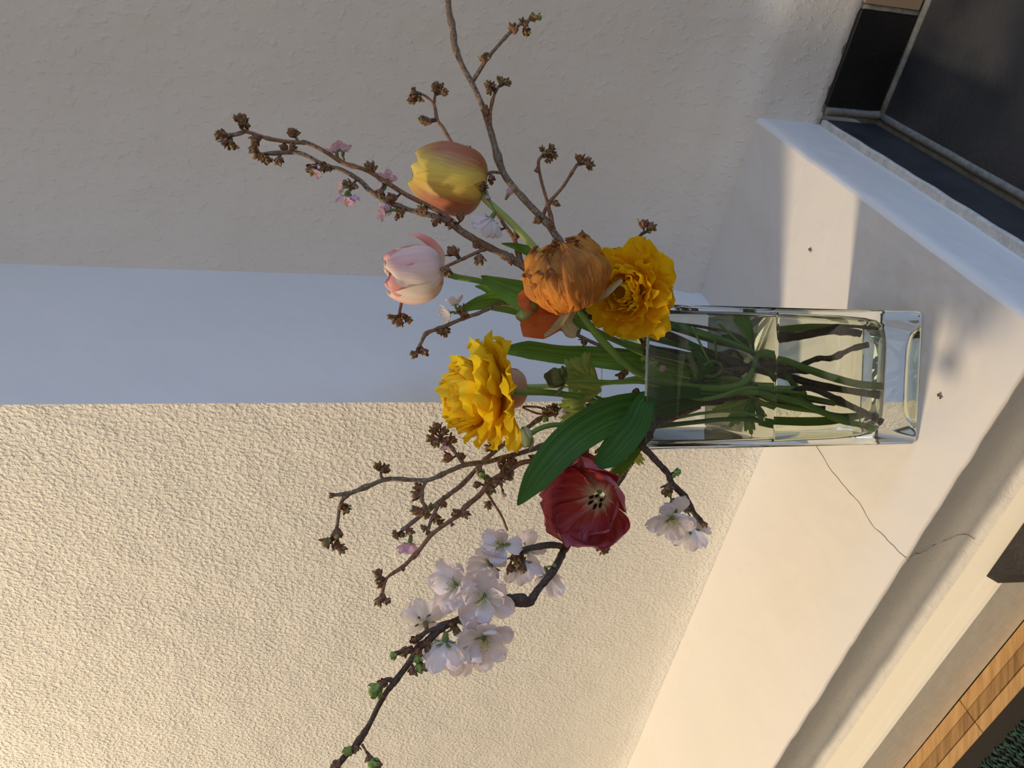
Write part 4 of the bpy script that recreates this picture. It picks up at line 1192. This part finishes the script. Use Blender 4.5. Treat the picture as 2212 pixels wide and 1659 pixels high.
leaf('leaf', [P(1260, 700, .563), P(1150, 665, .562), P(1075, 650, .562), P(1030, 655, .562), P(980, 678, .562)], [.009, .0085, .0075, .005, .0004], M['leaf_mid'], root, -.3, seed=3)
leaf('leaf', [P(1130, 648, .562), P(1080, 635, .563), P(1050, 622, .564), P(1026, 618, .565)], [.007, .006, .003, .0003], M['leaf_mid'], root, -.2, seed=4)

# crimson tulip, open towards the camera
root = empty('tulip', P(1395, 890, .52), 'open crimson tulip showing dark stamens', 'tulip', TG)
cp = P(1296, 1072, .512); ax = vdir(-.42, .22, -1)
f = frame(cp, ax, 0)
specs = [  # angle in the picture (deg, 0 = image right, 90 = image down), length, half width, opening, curl
    (187, .037, .0215, .78, .80, 1), (118, .034, .0200, .72, .95, 2), (35, .028, .0180, .45, 1.1, 3),
    (318, .031, .0170, .62, 1.2, 4), (262, .034, .0190, .80, .9, 5), (150, .036, .0200, .95, .75, 6), (75, .033, .0190, .80, 1.05, 7)]
fi = f.inverted()
for q, (ang, L, W, al, cv, sd) in enumerate(specs):
    d = fi.to_3x3() @ (-U_ * math.cos(math.radians(ang)) - R_ * math.sin(math.radians(ang)))
    th = math.atan2(d.y, d.x)
    mb = MB(); open_petal(mb, th, -0.002 * (q > 3), L * 1.18, W * 1.14, al, cv + .22, 0.52, 0.005, sd * 1.7, 14, 12, r0=0.004)
    mb.v = [tuple(f @ Vector(v)) for v in mb.v]
    mb.build('petal', M['red'], root)
# the petal that folds back towards the big leaf
leaf('petal', [P(1290, 1030, .513), P(1255, 1010, .508), P(1225, 1010, .505), P(1240, 985, .504), P(1272, 975, .504)], [.009, .0105, .0085, .0065, .003], M['red'], root, [.2, .4, .6, .4, .5], .5, .001, seed=6)
mb = MB()
for q in range(6):
    a = q * PI / 3
    s0 = Vector((0.002 * math.cos(a), 0.002 * math.sin(a), 0.001)); s1 = Vector((0.0034 * math.cos(a), 0.0034 * math.sin(a), 0.006))
    tube(mb, [f @ s0, f @ s1], 0.0005, 5, 1, mi=0)
    blob(mb, f @ s1, f.to_3x3() @ Vector((math.cos(a) * .15, math.sin(a) * .15, 1)), 0.0085, 0.0012, 6, 4, 1)
blob(mb, f @ Vector((0, 0, 0)), f.to_3x3() @ Vector((0, 0, 1)), .011, .0022, 8, 5, 0)
mb.build('stamens', [M['filament'], M['anther_black']], root)
stem(root, [P(1290, 1066, .520), P(1310, 1040, .524), P(1345, 985, .524), P(1385, 915, .522), P(1450, 880, .525), P(1530, 865, .53), P(1600, 850, .53), PW(1680, 872, .525), PW(1760, 886, .52), PW(1830, 905, .514)], [px2m(r, .52) for r in (8, 8, 8, 7, 6, 6, 6, 5.5, 6, 6)], 'stem')
leaf('leaf', [P(1560, 840, .53), P(1480, 860, .522), P(1410, 878, .512), P(1330, 895, .502), P(1255, 935, .494), P(1200, 985, .490), P(1155, 1040, .488), P(1118, 1092, .488)], [.006, .0095, .0110, .0125, .0125, .0115, .0085, .0005], M['leaf_dark'], root, [.3, .25, .1, .1, .15, .2, .1, .4], .22, seed=5)
leaf('leaf', [P(1520, 850, .52), P(1450, 850, .508), P(1398, 865, .498), P(1375, 915, .492), P(1340, 958, .49), P(1310, 990, .49), P(1280, 1012, .491)], [.004, .005, .0065, .0095, .0105, .008, .0005], M['leaf_dark'], root, [.3, .4, .2, .1, .1, .1, .2], .25, seed=7)
leaf('leaf', [P(1420, 900, .515), P(1380, 960, .508), P(1352, 1000, .507), P(1335, 1025, .508)], [.003, .0045, .0042, .002], M['leaf_mid'], root, .3, seed=8)

# small peach tulip behind the upper yellow flower
root = empty('tulip', P(1395, 800, .56), 'small peach tulip half hidden behind the upper yellow ranunculus', 'tulip', TG)
tulip_head(root, P(1139, 838, .565), vdir(-1, .05, -.1), 0.030, 0.0150, ('peach', 'peach'), .3, .8, 8, ruf=.002)
stem(root, [P(1138, 836, .565), P(1170, 835, .565), P(1250, 832, .565), P(1330, 825, .563), P(1400, 815, .56), P(1520, 825, .55), P(1620, 838, .545), PW(1700, 862, .54)], [px2m(r, .56) for r in (7, 7, 7, 6, 6, 6, 6, 5)], 'stem_pale')
leaf('leaf', [P(1560, 800, .565), P(1450, 790, .566), P(1330, 778, .567), P(1230, 770, .568), P(1140, 758, .568), P(1078, 758, .568)], [.006, .009, .0095, .0078, .0072, .0012], M['leaf_mid'], root, [.5, .5, .4, .4, .3, .3], .3, .002, seed=9)


# ---- ranunculus -------------------------------------------------------------------
def ranunculus(root, f, N, mat, seed, Lin, Lout, Win, Wout, amax, ruf, elong=1.0):
    rnd = random.Random(seed)
    for i in range(N):
        t = i / (N - 1)
        th = i * 2.399 + rnd.uniform(-.25, .25)
        L = (Lin + (Lout - Lin) * t ** 0.8) * rnd.uniform(.9, 1.08)
        W = (Win + (Wout - Win) * t) * rnd.uniform(.8, 1.15)
        al = 0.10 + amax * t ** 1.25 + rnd.uniform(-.10, .10)
        cv = 1.7 - 1.2 * t + rnd.uniform(-.25, .25)
        mb = MB()
        open_petal(mb, th, 0.006 * elong * (1 - t), L, W, al, cv, 0.5 - .35 * t, ruf * (.5 + t * .9), seed + i * 1.37, 9, 8, r0=0.0005 + 0.003 * t, blunt=.5)
        mb.v = [tuple(f @ Vector(v)) for v in mb.v]
        mb.build('petal', M[mat], root)


root = empty('ranunculus', P(1395, 850, .53), 'large bright yellow ranunculus facing up, highest of the two yellow ones', 'flower', TG)
f = frame(P(1084, 850, .528), vdir(-1, .10, -.20), 0.4)
ranunculus(root, f, 72, 'yellow', 3, .042, .038, .0105, .0165, 1.6, .0065)
stem(root, [P(1078, 842, .528), P(1120, 847, .529), P(1180, 848, .53), P(1245, 856, .532), P(1320, 872, .532), P(1400, 850, .53), P(1500, 850, .528), P(1600, 845, .525), PW(1670, 852, .52), PW(1740, 872, .517), PW(1810, 905, .512), PW(1850, 915, .509), PW(1888, 926, .505)], [px2m(r, .53) for r in (7, 7.5, 8, 8, 7, 7, 8, 8, 8, 8.5, 8.5, 8, 8)], 'stem')

root = empty('ranunculus', P(1395, 720, .53), 'golden yellow ranunculus hanging over the vase rim below the orange one', 'flower', TG)
f = frame(P(1366, 630, .497), vdir(-.50, .12, -.85), 1.4)
ranunculus(root, f, 72, 'yellow_deep', 9, .018, .033, .0060, .0120, 1.5, .0045)
stem(root, [P(1366, 632, .497), P(1356, 650, .512), P(1382, 680, .534), P(1480, 708, .540), P(1560, 738, .543), P(1630, 758, .54), PW(1690, 795, .535), PW(1745, 870, .53), PW(1800, 895, .53), PW(1860, 893, .528)], [px2m(r, .53) for r in (7, 7, 7.5, 8, 8.5, 8, 8, 8, 8, 7)], 'stem_dark')

root = empty('ranunculus', P(1395, 800, .52), 'fading crumpled orange ranunculus with dry curling sepals, nodding in the middle', 'flower', TG)
bp = P(1245, 662, 0.4840); cpt = P(1226, 602, 0.4820)
ax = (cpt - bp).normalized(); ax = (ax + vdir(0, 0, -.25) * .2).normalized()
f = frame(bp, ax, .9)
Rm = .0262
rnd = random.Random(4)
for i in range(22):
    t = i / 21
    s_ = 0.82 + .18 * t + rnd.uniform(-.035, .035)
    r = Rm * s_
    th = i * 2.4
    hh = 0.046 * (0.93 + .07 * t) * rnd.uniform(.94, 1.03)
    clos = rnd.uniform(.30, .62)
    rz = [(0.003, 0.0), (r * .66, hh * .07), (r * .97, hh * .30), (r * 1.03, hh * .52), (r * .90, hh * .76), (r * clos, hh * .96), (r * clos * .55, hh * 1.0)]
    if i > 6:
        n_ = rnd.choice([5, 5, 6, 6, 7])
        rz = rz[:n_]; rz[-1] = (rz[-1][0] + .0018, rz[-1][1])
    mb = MB(); cup_petal(mb, rz, rnd.uniform(.55, .95), th, .0050, 0.03, 22, 22, i * 3.3, tipr=.005, crump=.0026)
    mb.v = [tuple(f @ Vector(v)) for v in mb.v]
    mb.build('petal', M['orange'], root)
for pts, wd, tw, sd in [
        ([P(1225, 672, 0.4940), P(1200, 690, 0.5000), P(1165, 705, 0.5040), P(1126, 714, 0.5060)], [.004, .0088, .0095, .0045], .2, 1),
        ([P(1200, 668, 0.5000), P(1165, 655, 0.5050), P(1135, 650, 0.5070), P(1118, 652, 0.5080)], [.004, .009, .008, .003], .2, 2)]:
    o = leaf('petal', pts, wd, M['orange_deep'], root, tw, .3, .002, seed=sd)
for pts, wd, mt in [
        ([P(1238, 655, 0.4790), P(1226, 675, 0.4770), P(1205, 705, 0.4790), P(1176, 727, 0.4800)], [.0028, .0028, .0026, .0009], 'sepal'),
        ([P(1243, 655, 0.4780), P(1275, 648, 0.4770), P(1310, 630, 0.4760), P(1343, 603, 0.4750)], [.0030, .0030, .0024, .0012], 'sepal'),
        ([P(1245, 665, 0.4840), P(1228, 690, 0.4900), P(1236, 712, 0.4920), P(1246, 716, 0.4930)], [.002, .0048, .0052, .003], 'sepal'),
        ([P(1240, 658, 0.4780), P(1222, 645, 0.4750), P(1211, 636, 0.4740)], [.0045, .0040, .0015], 'sepal'),
        ([P(1242, 652, 0.4770), P(1230, 622, 0.4735), P(1236, 612, 0.4730)], [.0040, .0035, .0012], 'orange')]:
    leaf('sepal', pts, wd, M[mt], root, .4, .6, .001)
mb = MB(); blob(mb, P(1243, 672, 0.4820), (cpt - P(1243, 672, 0.4820)), .009, .0058, 12, 7, 0, lambda t: .6 + .4 * math.sin(PI * t), .25)
mb.build('receptacle', M['sepal'], root)
stem(root, [P(1243, 662, .484), P(1262, 688, .486), P(1300, 735, .495), P(1345, 780, .508), P(1395, 812, .52), P(1500, 835, .523), P(1600, 832, .525), PW(1668, 775, .53), PW(1740, 795, .527), PW(1790, 812, .522), PW(1850, 828, .515), PW(1913, 833, .508)], [px2m(r, .515) for r in (7, 8.5, 9.5, 10, 9.5, 9, 9, 9, 10.5, 10.5, 10.5, 10)], 'stem')
lobed_leaf(root, P(1300, 845, .527), vdir(-1, -.35, 0), .030, 'leaf_pale', seed=1)
lobed_leaf(root, P(1270, 815, .53), vdir(-.6, -.7, -.1), .018, 'leaf_pale', seed=5)


def rbud(label, path, head, hax, L, r, mat, smat, rad):
    root = empty('flower_bud', P(*path[-1][:3]), label, 'bud', TG)
    mb = MB()
    blob(mb, P(*head), hax, L, r, 14, 9, 0, lambda t: (math.sin(PI * (.08 + .80 * t)) ** .7) * (1 if t < .72 else 1 - .62 * ((t - .72) / .28) ** .8), .08)
    mb.build('bud', M[mat], root)
    for q in range(3):
        mb = MB(); open_petal(mb, q * 2.1 + .4, -.0004, L * .98, r * .75, .95, 1.5, .45, .0004, q, 7, 6, r0=.0006)
        ff = frame(P(*head), hax, 0)
        mb.v = [tuple(ff @ Vector(v)) for v in mb.v]
        mb.build('sepal', M[mat], root)
    stem(root, [P(*q[:3]) for q in path[:-1]] + [PW(*path[-1][:3])], rad, smat)
    return root


rbud('round green bud with a pointed tip beside the orange ranunculus', [(1160, 676, .51), (1200, 680, .512), (1240, 690, .516), (1300, 720, .525), (1400, 770, .535), (1500, 812, .54), (1620, 836, .54), (1700, 858, .538)], (1163, 678, .51), vdir(-1, .12, -.1), .0155, .0073, 'rbud', 'stem', .0017)
rbud('dark green pointed bud between the upper yellow flower and the vase', [(1220, 824, .52), (1270, 824, .52), (1330, 826, .52), (1395, 826, .52), (1470, 848, .52), (1520, 862, .52), (1560, 855, .52), (1620, 838, .522), (1740, 850, .52)], (1220, 822, .52), vdir(-1, -.25, -.1), .0150, .0071, 'rbud', 'stem', .0016)
rb = rbud('pale round green bud under the upper yellow flower', [(1146, 938, .52), (1165, 926, .52), (1195, 918, .52), (1240, 918, .522), (1310, 905, .525), (1400, 880, .527), (1500, 868, .53), (1620, 850, .53), (1720, 872, .527)], (1148, 940, .52), vdir(-1, .35, -.2), .0115, .0070, 'rbud_pale', 'stem', .0018)

# loose foliage cut with the flowers
root = empty('ranunculus_leaf', P(1400, 920, .515), 'yellowing toothed leaf just outside the rim beside the crimson tulip', 'leaf', TG)
lobed_leaf(root, P(1352, 965, .508), vdir(.45, 1, 0), .017, 'leaf_yellow', seed=2, lobes=2, spread=.95)
stem(root, [P(1352, 965, .508), P(1390, 935, .512), P(1440, 912, .52), P(1565, 888, .525), PW(1680, 905, .52)], .0011, 'stem')
root = empty('ranunculus_leaf', P(1400, 870, .54), 'pale toothed leaf behind the dark pointed bud', 'leaf', TG)
lobed_leaf(root, P(1255, 838, .548), vdir(-.5, -1, 0), .024, 'leaf_pale', seed=7)
lobed_leaf(root, P(1270, 890, .545), vdir(-1, -.3, 0), .022, 'leaf_pale', seed=8)
stem(root, [P(1255, 838, .548), P(1300, 862, .548), P(1350, 870, .545), P(1445, 915, .54), P(1565, 905, .54), PW(1690, 905, .538)], .0012, 'stem')
root = empty('ranunculus_leaf', P(1560, 890, .53), 'toothed leaf spread on the water at the lit side of the vase', 'leaf', TG)
lobed_leaf(root, P(1622, 862, .53), vdir(-.75, .9, -.1), .026, 'leaf_pale', seed=4)
lobed_leaf(root, P(1630, 856, .528), vdir(-.2, 1, -.1), .020, 'leaf_mid', seed=12)
stem(root, [P(1500, 860, .53), P(1560, 858, .53), P(1622, 862, .53), PW(1700, 880, .525), PW(1780, 890, .52)], .0010, 'stem')
root = empty('ranunculus_leaf', P(1640, 757, .53), 'small smooth oval leaf floating upright in the water near the shaded side', 'leaf', TG)
leaf('leaf', [P(1640, 765, .53), P(1625, 735, .528), P(1612, 705, .527), P(1600, 685, .527), P(1589, 671, .527)], [.0010, .0025, .0050, .0058, .0012], M['leaf_mid'], root, .2)
leaf('leaf', [P(1640, 765, .535), P(1610, 745, .536), P(1585, 735, .537), P(1565, 726, .538)], [.0010, .0050, .0050, .001], M['leaf_dark'], root, .5)
stem(root, [P(1560, 700, .53), P(1600, 740, .532), P(1640, 765, .53), PW(1700, 790, .53), PW(1740, 800, .53)], .0010, 'stem')
root = empty('ranunculus_leaf', P(1540, 780, .52), 'tangle of thin leaf stalks and torn green leaves in the neck of the vase', 'leaf', TG)
for pts, r, mt in [
        ([(1408, 672, .535), (1480, 702, .533), (1560, 732, .53), (1632, 762, .53)], 8, 'stem_dark'),
        ([(1360, 700, .55), (1430, 722, .55), (1500, 745, .55), (1620, 790, .548)], 10, 'stem'),
        ([(1330, 715, .555), (1400, 742, .553), (1480, 765, .55), (1560, 800, .548)], 6, 'stem_dark'),
        ([(1340, 735, .545), (1408, 756, .543), (1480, 780, .54), (1541, 805, .537), (1637, 829, .535)], 6, 'stem'),
        ([(1380, 805, .528), (1440, 822, .527), (1517, 841, .526), (1590, 843, .525), (1637, 836, .525)], 8, 'stem_dark'),
        ([(1420, 925, .53), (1500, 914, .53), (1565, 906, .528), (1640, 905, .525)], 6, 'stem_dark'),
        ([(1500, 705, .51), (1520, 750, .51), (1540, 790, .512)], 2.5, 'stem'),
        ([(1545, 725, .51), (1548, 752, .511), (1550, 775, .513)], 3, 'stem_dark'),
        ([(1520, 790, .508), (1545, 780, .507), (1560, 795, .508), (1545, 812, .51), (1525, 812, .512)], 4, 'stem_dark')]:
    stem(root, [P(*q) for q in pts], px2m(r, .53), mt, 'stalk')
leaf('leaf', [P(1640, 800, .55), P(1560, 795, .548), P(1480, 795, .547), P(1410, 790, .547), P(1330, 775, .548)], [.005, .009, .011, .010, .005], M['leaf_mid'], root, .4, .3, .002, seed=15)
leaf('leaf', [P(1640, 820, .555), P(1570, 830, .555), P(1500, 835, .555), P(1420, 842, .555)], [.004, .008, .010, .004], M['leaf_dark'], root, .3, .3, .002, seed=16)
lobed_leaf(root, P(1545, 800, .515), vdir(-1, -.2, 0), .016, 'leaf_dark', seed=22)
lobed_leaf(root, P(1530, 752, .525), vdir(-1, .3, 0), .013, 'leaf_dark', seed=23, lobes=2)
leaf('leaf', [PW(1668, 905, .535), PW(1740, 907, .535), PW(1800, 904, .535), PW(1866, 892, .535)], [.0030, .0034, .0032, .0022], M['leaf_mid'], root, .2)
leaf('leaf', [PW(1668, 712, .57), PW(1740, 704, .57), PW(1810, 704, .57), PW(1885, 703, .57)], [.0030, .0030, .0026, .0020], M['leaf_pale'], root, .2)

# ---- fallen bud scales -----------------------------------------------------------
for (x, y, L), lb in [((1752, 540, .0032), 'tiny reddish bud scale fallen on the sunlit patch right of the vase'), ((2033, 856, .0034), 'tiny reddish bud scale fallen in front of the vase')]:
    mb = MB(); g0 = ground(x, y, .0006)
    open_petal(mb, 0, 0, L, L * .42, 1.25, .8, .5, .0005, x, 6, 5); open_petal(mb, 2.2, 0, L * .7, L * .35, 1.1, .8, .5, .0004, y, 6, 5)
    ff = Matrix.Translation(g0) @ Matrix.Rotation(1.0, 4, 'Z')
    mb.v = [tuple(ff @ Vector(v)) for v in mb.v]
    tag(mb.build('bud_scale', M['bud_brown']), lb, 'bud scale', 'fallen bud scales on the ledge')
